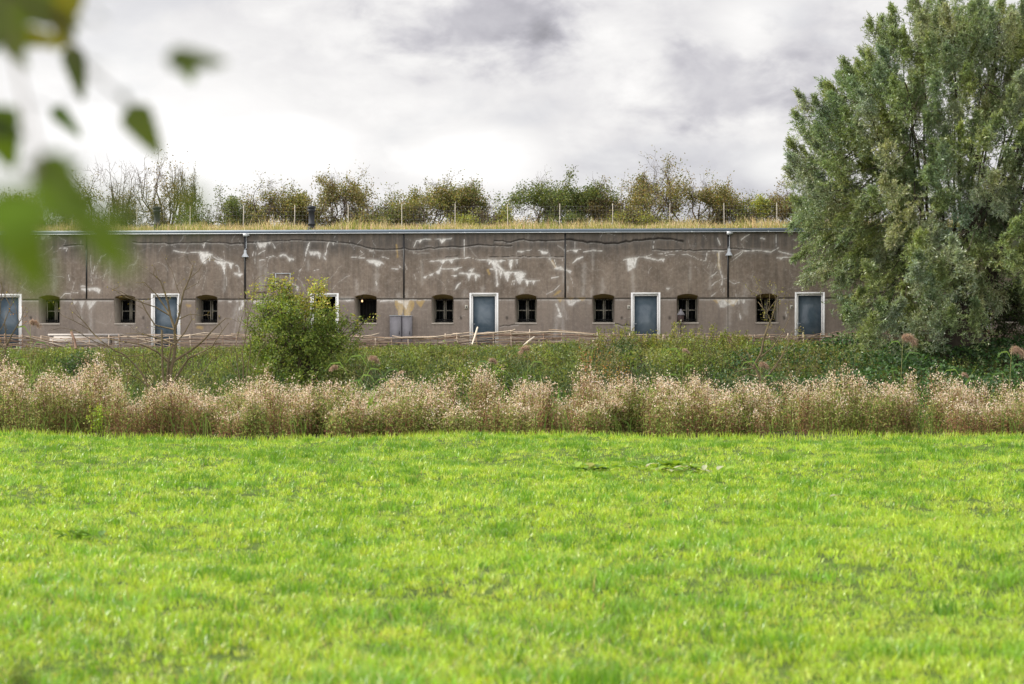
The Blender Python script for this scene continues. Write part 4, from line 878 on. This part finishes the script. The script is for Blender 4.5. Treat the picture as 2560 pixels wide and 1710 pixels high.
for X, Y, d, fx, dr, sz, lab in ((843, 912, 51.5, -2.0, -1, 1.1, 'reed with a tan plume leaning left over the pale seed heads'), (925, 890, 55, .5, 1, 1.5, 'reed with the largest drooping plume right of the leafy bush'),
    (975, 948, 55, .1, 1, .8, 'short reed with a small brown plume above the seed heads'), (1008, 925, 56, .1, -1, .8, 'reed with a faint purplish plume right of the large drooping one'), (1225, 895, 56, -.1, 1, 1.2, 'reed with a pinkish plume below the middle white door'),
    (1322, 865, 58, .1, -1, 1.7, 'tall reed with a feathery pale plume under the leaning cut branch'), (1708, 870, 58, .05, 1, 1.0, 'reed with a small brown plume below the house-shaped lantern'), (1900, 905, 56, -.1, 1, 1.4, 'reed with a pink plume beside the leafless twigs on the right'),
    (2258, 838, 56, .1, 1, 2.2, 'tallest reed with a long plume left of the willow trunk'), (2530, 868, 54, .1, 1, 2.0, 'reed with a broad fanned plume at the right edge'), (2405, 930, 54, .0, 1, 1.0, 'reed with a small plume low in front of the willow trunk'), (76, 800, 57, .0, 1, 1.6, 'reed with a round brown plume beside the leftmost white door')):
    reed(X, Y, d, lab, dr, sz, fx)
# broad-leaved reed clumps inside the band
def reed_clump(X, Ytop, d, n, w, label, cols=[(.13, .24, .04), (.17, .30, .05), (.22, .34, .05), (.12, .19, .08)]):
    p = P(X, Ytop, d); root = empty('reed_grass', (p[0], d, 0), 0, label, 'reed grass', 'clumps of reed leaves')
    x = rng.normal(0, w, n); y = rng.normal(0, .2, n); h = p[2]*rng.uniform(.55, 1.05, n)
    V, Fc, c = blades(x, y, np.zeros(n), h, rng.uniform(.02, .045, n), pick(cols, n), .7, 2); mesh_obj('blade', V, Fc, M_leaf, root, c)
reed_clump(940, 925, 49.5, 30, .35, 'clump of curving green reed leaves amid the pale seed heads left of centre'); reed_clump(1015, 925, 49.5, 26, .25, 'clump of upright bluish reed leaves just right of the curving one')
reed_clump(1350, 905, 55.5, 40, .4, 'bright green reed leaves behind the seed heads below the leaning cut branch'); reed_clump(1620, 925, 55.5, 18, .12, 'small upright tuft of bright green reed leaves right of the ochre plant')
reed_clump(60, 850, 55, 9, .25, 'few tall upright reed leaves at the left edge before the fence'); reed_clump(2385, 895, 54, 8, .1, 'slim reed leaves before the dark willow trunk'); reed_clump(2275, 900, 54, 8, .15, 'arching reed leaves under the tallest reed plume'); reed_clump(2545, 930, 54, 10, .08, 'bright reed leaves at the right edge under the fanned plume')
reed_clump(880, 940, 50.0, 10, .3, 'long bright reed blades under the left-leaning plume'); reed_clump(195, 960, 54.5, 24, .2, 'bluish reed leaves in the gap of the seed heads on the left')

# ------------------------------------------------------------------ bare shrubs
def hand_shrub(name, off, sc, base, lines, d, label, cat='shrub', leafcol=None, nleaf=0, mat=None, twig=.5):
    b0 = P(off[0]+base[0]/sc, off[1]+base[1]/sc, d); b0[2] = float(gz(d, b0[0])); root = empty(name, b0, 0, label, cat)
    a = Acc(); ends = []
    for pts, r0, r1 in lines:
        j = random.gauss(0, .35); w = []
        for i, (x, y) in enumerate(pts):
            dd = d+j*i/len(pts); w.append(P(off[0]+x/sc, off[1]+y/sc, dd)-b0)
        w2 = [w[0]]
        for p, q in zip(w[:-1], w[1:]):
            L_ = np.linalg.norm(q-p); m = max(1, int(L_/.25))
            for i in range(1, m+1): w2.append(p+(q-p)*i/m+np.array([random.gauss(0, .012) for _ in range(3)]))
        rr = np.linspace(r0, r1, len(w2)); a.tube(w2, rr*1.35, 5)
        for i in range(2, len(w2)): ends.append((w2[i], unit(w2[i]-w2[i-1]), rr[i]))
    S = []; tp = []
    for p, t, r in ends:
        if random.random() < twig:
            dv = unit(t+.7*np.array([random.gauss(0, 1), random.gauss(0, .8), random.gauss(.2, .8)])); q = p
            for k in range(3):
                q2 = q+dv*random.uniform(.08, .22); S.append(np.concatenate([q, q2, [.008-.001*k, .007-.001*k]])); q = q2; dv = unit(dv+.3*np.array([random.gauss(0, 1) for _ in range(3)])+np.array([0, 0, .1])); tp.append(q)
                if random.random() < .5: d2 = unit(dv+np.array([random.gauss(0, .8) for _ in range(3)])); S.append(np.concatenate([q, q+d2*.15, [.004, .003]])); tp.append(q+d2*.15)
    V, Fc = segs_mesh(S, 3); a.add(V, Fc); a.build('branches', mat or M_barkl, root)
    if nleaf:
        tp = np.array(tp); i = rng.integers(0, len(tp), nleaf); V, Fc = leaf_quads(tp[i]+rng.normal(0, .04, (nleaf, 3)), rng.normal(size=(nleaf, 3)), .05, .03, .1); mesh_obj('leaves', V, Fc, M_leaf, root, np.repeat(pick(leafcol, nleaf), 4, 0))
hand_shrub('bare_shrub', (300, 640), 4.356, (530, 1500), [
    ([(530, 1500), (540, 1340), (580, 1130), (605, 960), (590, 800), (640, 640), (690, 380), (760, 240), (800, 100)], .05, .010), ([(545, 1160), (400, 1040), (220, 960), (0, 935), (-150, 900)], .03, .008), ([(600, 965), (440, 900), (230, 840), (60, 850)], .024, .007),
    ([(580, 1150), (830, 990), (1000, 830), (1150, 670)], .03, .008), ([(560, 1400), (620, 1310), (740, 1120), (1000, 990), (1110, 830), (1180, 720)], .026, .006), ([(740, 1120), (715, 1060)], .02, .018), ([(590, 780), (550, 650), (490, 400), (440, 280), (370, 210), (368, 130)], .03, .006),
    ([(550, 650), (380, 560), (240, 500), (100, 470), (0, 400)], .02, .005), ([(545, 640), (400, 430), (270, 290), (170, 285)], .02, .005), ([(590, 800), (470, 780), (380, 750), (280, 600), (230, 500), (0, 380), (-90, 360)], .02, .005), ([(640, 690), (760, 630), (920, 650)], .014, .005),
    ([(600, 960), (700, 840), (780, 700), (760, 600)], .018, .005), ([(480, 1450), (470, 1280), (460, 950), (450, 800)], .028, .02), ([(500, 1450), (520, 1200), (570, 980)], .03, .02), ([(760, 240), (850, 160), (910, 60)], .010, .004), ([(690, 380), (850, 290), (885, 210)], .010, .004), ([(640, 600), (650, 420), (560, 150)], .012, .004),
    ([(430, 1500), (310, 1400), (180, 1200), (60, 1070), (-60, 1020), (-200, 930), (-330, 800), (-500, 700), (-640, 640)], .024, .005), ([(380, 1480), (200, 1330), (0, 1240), (-150, 1190), (-350, 1130), (-500, 1090)], .016, .005), ([(400, 1330), (320, 1200), (260, 1100)], .012, .008), ([(-60, 1080), (90, 1090), (250, 1080), (370, 1050)], .010, .006),
    ([(-200, 930), (-280, 850), (-420, 700), (-560, 560)], .014, .004), ([(-100, 1000), (-260, 940), (-500, 800), (-640, 780)], .012, .004), ([(880, 1300), (1000, 1130), (1110, 1060)], .012, .006)],
    57.5, 'leafless spreading shrub with yellowish twigs before the second white door', leafcol=[(.34, .27, .06), (.28, .24, .07)], nleaf=170, twig=.6)
hand_shrub('bare_shrub', (0, 700), 5.87, (100, 1700), [([(60, 1700), (60, 1100), (100, 940), (60, 640), (150, 380), (190, 200)], .022, .005), ([(30, 1700), (20, 1100), (200, 800), (310, 560), (370, 400)], .02, .005), ([(60, 1000), (-60, 800), (0, 500), (20, 250), (30, 0)], .016, .004),
    ([(100, 940), (230, 700), (280, 620), (210, 330)], .014, .004), ([(60, 640), (0, 760)], .012, .006), ([(150, 380), (60, 200), (20, 60), (0, -100)], .01, .004), ([(20, 300), (100, 160), (120, 60)], .008, .003)], 56.5, 'thin leafless shrub at the left edge before the leftmost door', leafcol=[(.40, .20, .06), (.30, .28, .08)], nleaf=60, twig=.5)
hand_shrub('bare_shrub', (1660, 700), 7.83, (1900, 2300), [([(1930, 2300), (1880, 1900), (1760, 1680), (1900, 1400), (2000, 1000), (2100, 750), (2200, 400)], .035, .008), ([(1900, 1400), (1960, 1100), (2080, 790), (2020, 650), (1940, 550), (1880, 330), (1870, 170)], .014, .005), ([(2020, 650), (2060, 480), (2080, 280)], .010, .004), ([(1940, 550), (1840, 440)], .008, .004), ([(2010, 640), (2160, 440), (2240, 350)], .010, .004),
    ([(1760, 1700), (1500, 1500), (1380, 1400)], .02, .006), ([(1780, 1720), (1560, 1760), (1400, 1800)], .018, .005), ([(1900, 1500), (2150, 1300), (2350, 1000), (2450, 700)], .02, .005), ([(1900, 2000), (2200, 1700), (2400, 1300), (2500, 1000)], .02, .005), ([(1880, 1900), (1650, 1850), (1480, 1930)], .016, .005), ([(1700, 1500), (1560, 1350), (1430, 1340)], .01, .004),
    ([(2080, 1800), (2300, 1500), (2600, 1200)], .014, .004), ([(2000, 2100), (2350, 1900), (2600, 1750)], .014, .004)], 60.5, 'tangled leafless shrub before the barred window beside the willow', leafcol=[(.26, .26, .06), (.30, .26, .07)], nleaf=380, twig=.9)
hand_shrub('bare_shrub', (600, 780), 3.354, (30, 600), [([(30, 600), (20, 350), (60, 100), (100, -80), (130, -260)], .016, .004), ([(0, 600), (-40, 300), (10, 60), (-10, -120)], .012, .004), ([(50, 600), (90, 330), (60, 60), (20, -200)], .012, .004), ([(20, 600), (-80, 420), (-60, 250)], .01, .004), ([(70, 620), (160, 330), (230, 180)], .008, .004)], 63, 'thin grey leafless stems standing left of the leafy bush', leafcol=[(.25, .27, .08)], nleaf=120, twig=.7, mat=M_barkl)
# thin brown rods of a sapling thicket right of the bare shrub
ns = 60; root = empty('sapling_thicket', P(2010, 960, 64)*np.array([1, 1, 0])+np.array([0, 0, float(gz(64, 9.4))]), 0, 'thicket of thin upright brown saplings left of the willow', 'thicket'); root['kind'] = 'stuff'; S = []; tps = []
for i in range(ns):
    x = random.gauss(0, 1.25); p = np.array([x, random.gauss(0, .8), -.1]); dv = unit(np.array([random.gauss(0, .16)+x*.06, random.gauss(0, .1), 1])); Ht = random.uniform(.9, 2.1)
    for k in range(6): q = p+dv*Ht/6; S.append(np.concatenate([p, q, [.010-.0013*k, .0087-.0013*k]])); p = q; dv = unit(dv+np.array([random.gauss(0, .08), random.gauss(0, .08), 0])); tps.append(p)
V, Fc = segs_mesh(S, 4); mesh_obj('stems', V, Fc, M_bark, root); tps = np.array(tps); i = rng.integers(0, len(tps), 2600)
V, Fc = leaf_quads(tps[i]+rng.normal(0, .09, (2600, 3)), rng.normal(size=(2600, 3)), .055, .03, .1); mesh_obj('leaves', V, Fc, M_leaf, root, np.repeat(pick([(.18, .20, .05), (.22, .22, .06), (.13, .15, .04), (.20, .15, .06)], 2600), 4, 0))

# ------------------------------------------------------------------ leafy bush in front of the open door
rng = np.random.default_rng(29); random.seed(29)
d = 66.0
def bush(X, Yb, lobes, label, nl, cols, tipcols, d, name='leafy_bush', lsz=.08):
    b = P(X, Yb, d); b[2] = float(gz(d, b[0])); root = empty(name, b, 0, label, 'bush'); Ls = []; Cs = []; S = []
    tot = sum(l[2]*l[3] for l in lobes)
    for (cx, cy, rx, ry, tip) in lobes:
        c = P(cx, cy, d+random.gauss(0, .25))-b; r = np.array([rx, min(rx, 60), ry])/F*d; S.append(np.concatenate([[0, 0, 0], c*.6+rng.normal(0, .05, 3), [.035, .02]])); S.append(np.concatenate([c*.6, c, [.02, .01]]))
        m = int(1.15*nl*rx*ry/tot); k = max(8, m//48); dirs = unit(rng.normal(size=(k, 3))); rad = rng.uniform(.3, 1.25, (k, 1))**.7; cc = c+dirs*rad*r
        for q in cc: S.append(np.concatenate([c+(q-c)*.2, q+unit(q-c)*.22, [.010, .004]]))
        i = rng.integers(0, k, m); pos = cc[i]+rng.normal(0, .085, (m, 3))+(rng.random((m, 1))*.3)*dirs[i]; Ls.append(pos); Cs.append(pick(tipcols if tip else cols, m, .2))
    pos = np.concatenate(Ls); n = len(pos); V, Fc = leaf_quads(pos, rng.normal(size=(n, 3)), rng.uniform(.7, 1.4, n)*lsz, rng.uniform(.4, .75, n)*lsz, .1)
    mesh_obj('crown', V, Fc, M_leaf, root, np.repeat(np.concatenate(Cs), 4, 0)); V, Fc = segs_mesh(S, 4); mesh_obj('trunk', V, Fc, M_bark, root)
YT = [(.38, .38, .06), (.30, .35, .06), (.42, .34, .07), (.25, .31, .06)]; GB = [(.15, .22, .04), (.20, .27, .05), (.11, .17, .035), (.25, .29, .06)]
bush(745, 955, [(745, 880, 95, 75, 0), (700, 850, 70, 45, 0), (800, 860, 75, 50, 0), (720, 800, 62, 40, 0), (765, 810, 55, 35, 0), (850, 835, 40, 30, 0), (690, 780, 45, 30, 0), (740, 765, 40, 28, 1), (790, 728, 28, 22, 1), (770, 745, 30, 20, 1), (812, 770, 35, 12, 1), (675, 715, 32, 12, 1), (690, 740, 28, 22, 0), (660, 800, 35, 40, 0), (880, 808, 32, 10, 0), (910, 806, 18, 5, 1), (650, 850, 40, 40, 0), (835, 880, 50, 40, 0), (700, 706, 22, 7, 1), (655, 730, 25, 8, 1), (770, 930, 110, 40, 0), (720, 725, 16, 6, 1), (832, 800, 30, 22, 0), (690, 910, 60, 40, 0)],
     'dense green bush with yellow tips in front of the open door', 21000, GB, YT, d)
bush(205, 905, [(205, 905, 30, 12, 0), (180, 910, 20, 10, 0)], 'small dark green shrub in the bank grass on the left', 800, [(.05, .10, .03), (.07, .12, .035)], YT, 61, 'low_shrub')

bush(2480, 860, [(2440, 790, 60, 50, 0), (2510, 760, 60, 60, 0), (2550, 800, 50, 50, 0), (2470, 730, 60, 40, 0), (2400, 800, 40, 40, 0), (2300, 800, 50, 40, 0), (2340, 770, 40, 40, 0), (2580, 740, 50, 60, 0), (2240, 810, 40, 24, 0)], 'dark shrub added behind the willow trunk to fill its shady hollow', 9500, [(.05, .08, .03), (.07, .10, .035), (.04, .06, .025)], YT, 70.3, 'added_dark_shrub')  # invented shrub; its dark leaf colour stands in for shade under the crown
# ------------------------------------------------------------------ willow
rng = np.random.default_rng(43); random.seed(43)
wb = np.array([15.3, 68.5, 1.75]); wil = empty('willow_tree', wb, 0, 'huge grey-green willow with many upright limbs at the right edge', 'tree')
tr = Acc(); tr.tube([(0, 0, -.2), (-.05, 0, .5), (.05, 0, 1.3), (0, 0, 2.0)], [.62, .5, .48, .42], 12)
tr.tube([(.15, .1, -.1), (.5, .0, 1.0), (.9, 0, 2.4)], [.3, .26, .2], 9); tr.tube([(-.1, 0, .6), (-.55, 0, 1.5), (-1.0, 0, 2.5)], [.3, .24, .18], 9)
cen = np.array([.6, 0, 6.2]); rad_ = np.array([6.1, 5.2, 6.6])
def outline(dirv): return cen+dirv*rad_
limbs = []; pl = []
def limb(base, tip, r, n=9):
    mid = base+(tip-base)*.45+np.array([0, 0, .12*np.linalg.norm(tip-base)]); pts = []
    for i in range(n+1):
        t = i/n; p = (1-t)**2*base+2*t*(1-t)*mid+t*t*tip+rng.normal(0, .05, 3)*min(1, i); pts.append(p)
    tr.tube(pts, np.linspace(r, .015, n+1), 6); return pts
starts = [np.array([0, 0, 1.8]), np.array([.9, 0, 2.3]), np.array([-1., 0, 2.4]), np.array([.1, 0, 1.2])]
# plumes: (base, tip)
golden = 2.39996; k = 0; N = 540
for i in range(N):
    zc_ = 1-1.80*(i+.5)/N; a = i*golden; rr = math.sqrt(max(0, 1-zc_*zc_)); dv = np.array([rr*math.cos(a), rr*math.sin(a), zc_])
    if dv[1] > .45 and random.random() < .45: continue
    depthf = random.choice((1, 1, .92, .8, .62)); tipp = cen+dv*rad_*depthf*(.90+.14*random.random())
    pl.append((tipp, dv))
# peaks of the silhouette
for X, Y in ((2290, 5), (2305, 45), (2340, 40), (2500, 5), (2530, 30), (2215, 90), (2208, 130), (2110, 160), (2100, 190), (2150, 165), (2000, 240), (1992, 290), (1980, 360), (1975, 430), (1990, 500), (1985, 560), (2060, 215), (2400, 60), (2450, 40), (2365, 30), (2550, 60), (1995, 640), (2010, 700), (1978, 395), (2040, 250), (2260, 85), (2430, 20), (2560, 10), (2600, 20)):
    tipp = P(X, Y, 67.5+random.gauss(0, 1.0))-wb; dv = unit((tipp-cen)/rad_); pl.append((tipp, dv))
for X, Y in ((2300, 590), (2340, 585), (2380, 600), (2300, 640), (2350, 660), (2395, 690), (2330, 700), (2290, 670), (2400, 640), (2250, 760), (2380, 780), (2340, 800), (2370, 830), (2120, 780), (2180, 800), (2230, 820), (2440, 590), (2540, 560), (2520, 500), (2450, 700), (2480, 660), (2530, 640), (2440, 760), (2420, 810), (2460, 600), (2560, 620), (2200, 760), (2150, 730), (2300, 790), (2260, 720), (2330, 740), (2100, 690), (2170, 670), (2500, 720), (2290, 830), (2350, 850)):
    tipp = P(X, Y, 63.6+random.gauss(0, .9))-wb; dv = unit(np.array([random.gauss(-.2, .3), -.8, .1])); pl.append((tipp, dv))
def px_(t): q = t+wb; return 1280+q[0]/q[1]*F, HY-(q[2]-CZ)/q[1]*F
pl = [p for p in pl if not ((px_(p[0])[0] < 2085 and px_(p[0])[1] > 700) or (px_(p[0])[0] < 2280 and px_(p[0])[1] > 815) or (px_(p[0])[0] > 2400 and px_(p[0])[1] > 640 and random.random() < .45) or (px_(p[0])[0] > 2300 and px_(p[0])[1] > 800) or px_(p[0])[1] > 880 or px_(p[0])[0] < 1972)]
LV = []; LC = []; nlv = 0; TW = []
limb_tips = []
for i in range(26):
    a = i*golden; e = random.uniform(.15, 1.0); dv = unit(np.array([math.cos(a)*math.sqrt(1-e*e), math.sin(a)*math.sqrt(1-e*e), e])); tip = cen+dv*rad_*.8; st_ = starts[0] if abs(dv[0]) < .35 else (starts[1] if dv[0] > 0 else starts[2])
    limb_tips.append(np.array(limb(st_+rng.normal(0, .12, 3), tip, random.uniform(.05, .10))))
allp = np.concatenate([q[2:] for q in limb_tips])
WC = [(.205, .265, .115), (.240, .300, .130), (.180, .235, .120), (.290, .330, .195), (.230, .290, .100)]
for (tipp, dv) in pl:
    dist = np.linalg.norm(allp-tipp, axis=1); b = allp[dist.argmin()]; n_ax = 5
    S0 = [b+(tipp-b)*i/4+(rng.normal(0, .12, 3)+np.array([0, 0, -.10*np.linalg.norm(tipp-b)*(1-(i/2-1)**2)]))*(0 < i < 4) for i in range(5)]; tr.tube(S0, np.linspace(.020, .006, 5), 4, cap=False)
    axis = unit(np.array([dv[0]*.6, dv[1]*.6, max(dv[2], -.2)*.5+.65])); hang = dv[2] < -.1
    plen = random.uniform(.9, 1.7) if dv[2] > .1 else random.uniform(.8, 1.4); base = tipp-axis*plen
    if hang: axis = unit(np.array([dv[0], dv[1], -.6])); base = tipp-axis*plen
    nt = int(62*plen); t = rng.random(nt)**.8; start = base+axis*plen*t[:, None]+rng.normal(0, .23, (nt, 3))*(1.1-t[:, None])
    td = unit(axis+rng.normal(0, .62, (nt, 3))*(1.25-t[:, None])); tl = rng.uniform(.3, .6, nt)*(1.15-.5*t)
    TW.append(np.concatenate([start, start+td*tl[:, None]*np.array([1, 1, .85]), np.full((nt, 1), .004), np.full((nt, 1), .002)], 1))
    per = 18; s = rng.uniform(.05, 1.05, (nt, per)); pos = start[:, None]+td[:, None]*(s*tl[:, None])[..., None]; pos[..., 2] -= (s**2*tl[:, None]*.15)
    ld = unit(td)[:, None]*.75+rng.normal(0, .55, (nt, per, 3)); ld[..., 2] -= .15
    pos = pos.reshape(-1, 3); V, Fc = leaf_quads(pos, ld.reshape(-1, 3), rng.uniform(.09, .16, nt*per), rng.uniform(.018, .03, nt*per), .08)
    tone = random.choice(WC); c = np.clip(np.array(tone)*rng.uniform(.75, 1.3, (nt*per, 1))*(1+rng.normal(0, .05, (nt*per, 3))), .01, 1); sil = rng.random(nt*per) < .18; c[sil] = c[sil]*1.15+np.array([.08, .085, .075])
    LV.append(V); LC.append(np.repeat(c, 4, 0))
tr.build('trunk', simple('dark_willow_bark', (.055, .045, .035), .9, var=.25, scale=6, bump=.4, spec=.1), wil)
V = np.concatenate(LV); mesh_obj('crown', V, np.arange(len(V)).reshape(-1, 4), M_willow, wil, np.concatenate(LC))
V, Fc = segs_mesh(np.concatenate(TW), 3); mesh_obj('twigs', V, Fc, M_barkl, wil)
print('willow leaves', sum(len(v) for v in LV)//4)

# ------------------------------------------------------------------ weeds in the meadow
def dock(X, Y, n, sz, label, pale=.3, spread=.25):
    d = CZ*F/(Y-HY); p = P(X, Y, d); root = empty('dock_weed', (p[0], d, float(und(p[0], d))), 0, label, 'weed', 'broad-leaved weeds in the meadow')
    V = []; Fc = []; c = []
    for i in range(n):
        a = random.uniform(0, 6.28); el = random.uniform(.1, .9); b = np.array([random.gauss(0, spread), random.gauss(0, spread*.5), .07]); dv = np.array([math.cos(a)*math.cos(el), math.sin(a)*math.cos(el), math.sin(el)]); sd2 = np.array([-math.sin(a), math.cos(a), 0]); L_ = sz*random.uniform(.55, 1.1); w = L_*.24
        col = (.42, .44, .28) if random.random() < pale*.8 else random.choice([(.12, .22, .05), (.18, .32, .05), (.26, .40, .05)])
        s0 = len(V); 
        for t, ww in ((0, .1), (.25, .8), (.55, 1), (.85, .55), (1, .05)):
            q = b+dv*L_*t-np.array([0, 0, .35*L_*t*t]); V += [q+sd2*w*ww, q-np.array([0, 0, .015]), q-sd2*w*ww]; c += [col]*3
        for k in range(4):
            for e in (0, 1): Fc.append((s0+3*k+e, s0+3*k+e+1, s0+3*k+e+4, s0+3*k+e+3))
    mesh_obj('leaf_rosette', np.array(V), np.array(Fc), M_leaf, root, np.array(c))
dock(1465, 1178, 26, .28, 'low weed clump with tan and green leaves, left one of the two beyond mid-meadow', .3, .2); dock(1540, 1176, 8, .2, 'small flat green weed between the two larger weed clumps', .1, .2)
dock(1655, 1178, 24, .30, 'dark green weed clump beside the pale flattened leaves', .05, .18); dock(1715, 1185, 26, .30, 'pale whitish flattened leaves of a broad weed, right one of the pair', .6, .3)
dock(180, 1350, 16, .15, 'dark rosette weed low on the left of the meadow', .1, .12); dock(2100, 1250, 7, .16, 'small pale-leaved weed in the right half of the meadow', .5, .1)
dock(500, 1145, 6, .16, 'tiny pale weed near the far edge of the meadow on the left', .4, .1)

# ------------------------------------------------------------------ out-of-focus branch close to the camera
rng = np.random.default_rng(61); random.seed(61)
M_near = leafmat('near_leaf', .55, .45, (1.3, 1.25, .5), .3)
def leafmesh(L_, W_, fold=.12, curl=.15):
    n = 12; V = []; 
    for i in range(n+1):
        t = i/n; w = W_/2*1.12*(1-t)**.62*min(1, t/.22)**.55*(1+.07*(-1)**i); z = -curl*L_*t*t
        V += [(t*L_, -w, z+fold*w), (t*L_, 0, z), (t*L_, w, z+fold*w)]
    Fc = [(3*i+e, 3*i+e+1, 3*i+e+4, 3*i+e+3) for i in range(n) for e in (0, 1)]; return np.array(V), Fc
br = empty('overhanging_branch', P(-250, -200, 2.0), 0, 'blurred leafy branch hanging in from the upper left close to the viewer', 'branch'); bl = np.array(br.location)
def near_leaf(parent, x0, y0, x1, y1, wid, d, col, d1=None, orig=None, roll=0.0):
    o0 = bl if orig is None else orig
    p, q = P(x0, y0, d), P(x1, y1, d1 or d); ax = q-p; Ln = np.linalg.norm(ax); ax = ax/Ln; vw = unit(np.array([0, -1., 0])+.0*ax); s_ = unit(np.cross(ax, vw)); up = np.cross(s_, ax)
    s2 = s_*math.cos(roll)+up*math.sin(roll); up2 = np.cross(s2, ax)
    V, Fc = leafmesh(Ln, wid/F*d); W_ = p+V[:, :1]*ax+V[:, 1:2]*s2+V[:, 2:]*up2; return mesh_obj('leaf', W_-o0, Fc, M_near, parent, np.tile(np.array(col), (len(V), 1)), True)
gA, gY, gD, gB = (.075, .10, .025), (.17, .16, .02), (.045, .06, .022), (.085, .13, .015)
LEAVES = [(-40, -30, 200, 60, 130, 2.4, gA, 0), (185, -50, 135, 130, 85, 2.4, gY, .1), (-60, 130, 100, 10, 60, 2.4, gA, .1), (-40, 30, 60, 135, 46, 2.1, gA, .2), (40, -40, 60, 140, 60, 2.2, gA, .2),
          (176, 112, 208, 252, 66, 2.9, gD, .3), (130, 266, 206, 342, 48, 2.9, (.06, .10, .02), .3), (-20, 262, 28, 425, 135, 2.3, gB, 0), (300, 230, 330, 275, 24, 2.0, gD, .0), (322, 262, 402, 392, 92, 2.6, gA, .1), (412, 148, 568, 150, 72, 2.0, gA, .2), (455, 130, 482, 208, 60, 2.4, gB, .3),
          (95, 385, 235, 560, 120, 1.75, gB, .0), (60, 410, 230, 470, 50, 1.7, gB, .3), (150, 470, 250, 620, 100, 1.7, gB, 0), (-60, 500, 330, 545, 120, 1.1, gB, .3), (-60, 560, 150, 500, 130, 1.0, (.13, .22, .02), .1), (20, 540, 110, 760, 150, 1.25, gB, .0), (60, 620, 150, 690, 50, 1.6, gD, .3),
          (230, 570, 335, 690, 110, 1.45, gB, .1), (465, 455, 500, 570, 60, 1.05, gB, .3), (250, 500, 420, 545, 60, .95, gB, .4), (200, 165, 262, 172, 16, 1.5, gD, .2), (-50, 20, 30, 60, 60, 1.9, gA, .3), (90, -20, 185, 95, 90, 2.5, gA, .1), (30, 85, 190, 110, 60, 2.5, gY, .1), (10, 100, 70, 170, 46, 2.4, gA, .1), (-30, 300, 60, 340, 70, 2.3, gA, .2), (20, 470, 120, 640, 90, 1.5, gB, .2), (120, 430, 210, 400, 40, 1.9, gA, .1), (-30, 620, 60, 600, 70, 1.5, gA, .2), (180, 600, 245, 560, 36, 1.8, gD, .2), (225, 30, 262, 60, 14, 1.6, gD, .2)]
for x0, y0, x1, y1, w, dd, c, rl in LEAVES: near_leaf(br, x0, y0, x1, y1, w, dd, c, roll=rl)
tw = Acc()
for pts, r in (([(-250, -200, 2.0), (0, -40, 2.05), (150, 60, 2.1), (183, 118, 2.2)], .0032), ([(0, -40, 2.05), (60, 250, 1.9), (95, 385, 1.75), (60, 520, 1.4), (20, 540, 1.25)], .0018), ([(150, 60, 2.1), (205, 165, 1.9), (300, 240, 2.0)], .0016), ([(60, 250, 1.9), (135, 272, 2.3)], .0008), ([(95, 385, 1.75), (230, 570, 1.45)], .0009), ([(60, 520, 1.4), (-60, 540, 1.05)], .0012)):
    tw.tube([P(*p)-bl for p in pts], r, 5)
tw.build('twig', M_bark, br)
# sprig at the lower left corner
sb = P(40, 2100, 1.9); sb[2] = 0; sp_ = empty('near_weed', sb, 0, 'blurred dark weed tip poking in at the bottom left corner', 'weed')
a = Acc(); tipw = P(45, 1720, 1.9); a.tube([(0, 0, 0), (tipw-sb)*np.array([.5, .5, .5])+np.array([.01, 0, 0]), tipw-sb], [.004, .003, .002], 5); a.build('stem', M_bark, sp_)
for x1, y1 in ((10, 1668), (45, 1655), (85, 1672), (110, 1710)): near_leaf(sp_, 45, 1725, x1, y1, 26, 1.9, (.05, .07, .02), orig=sb)
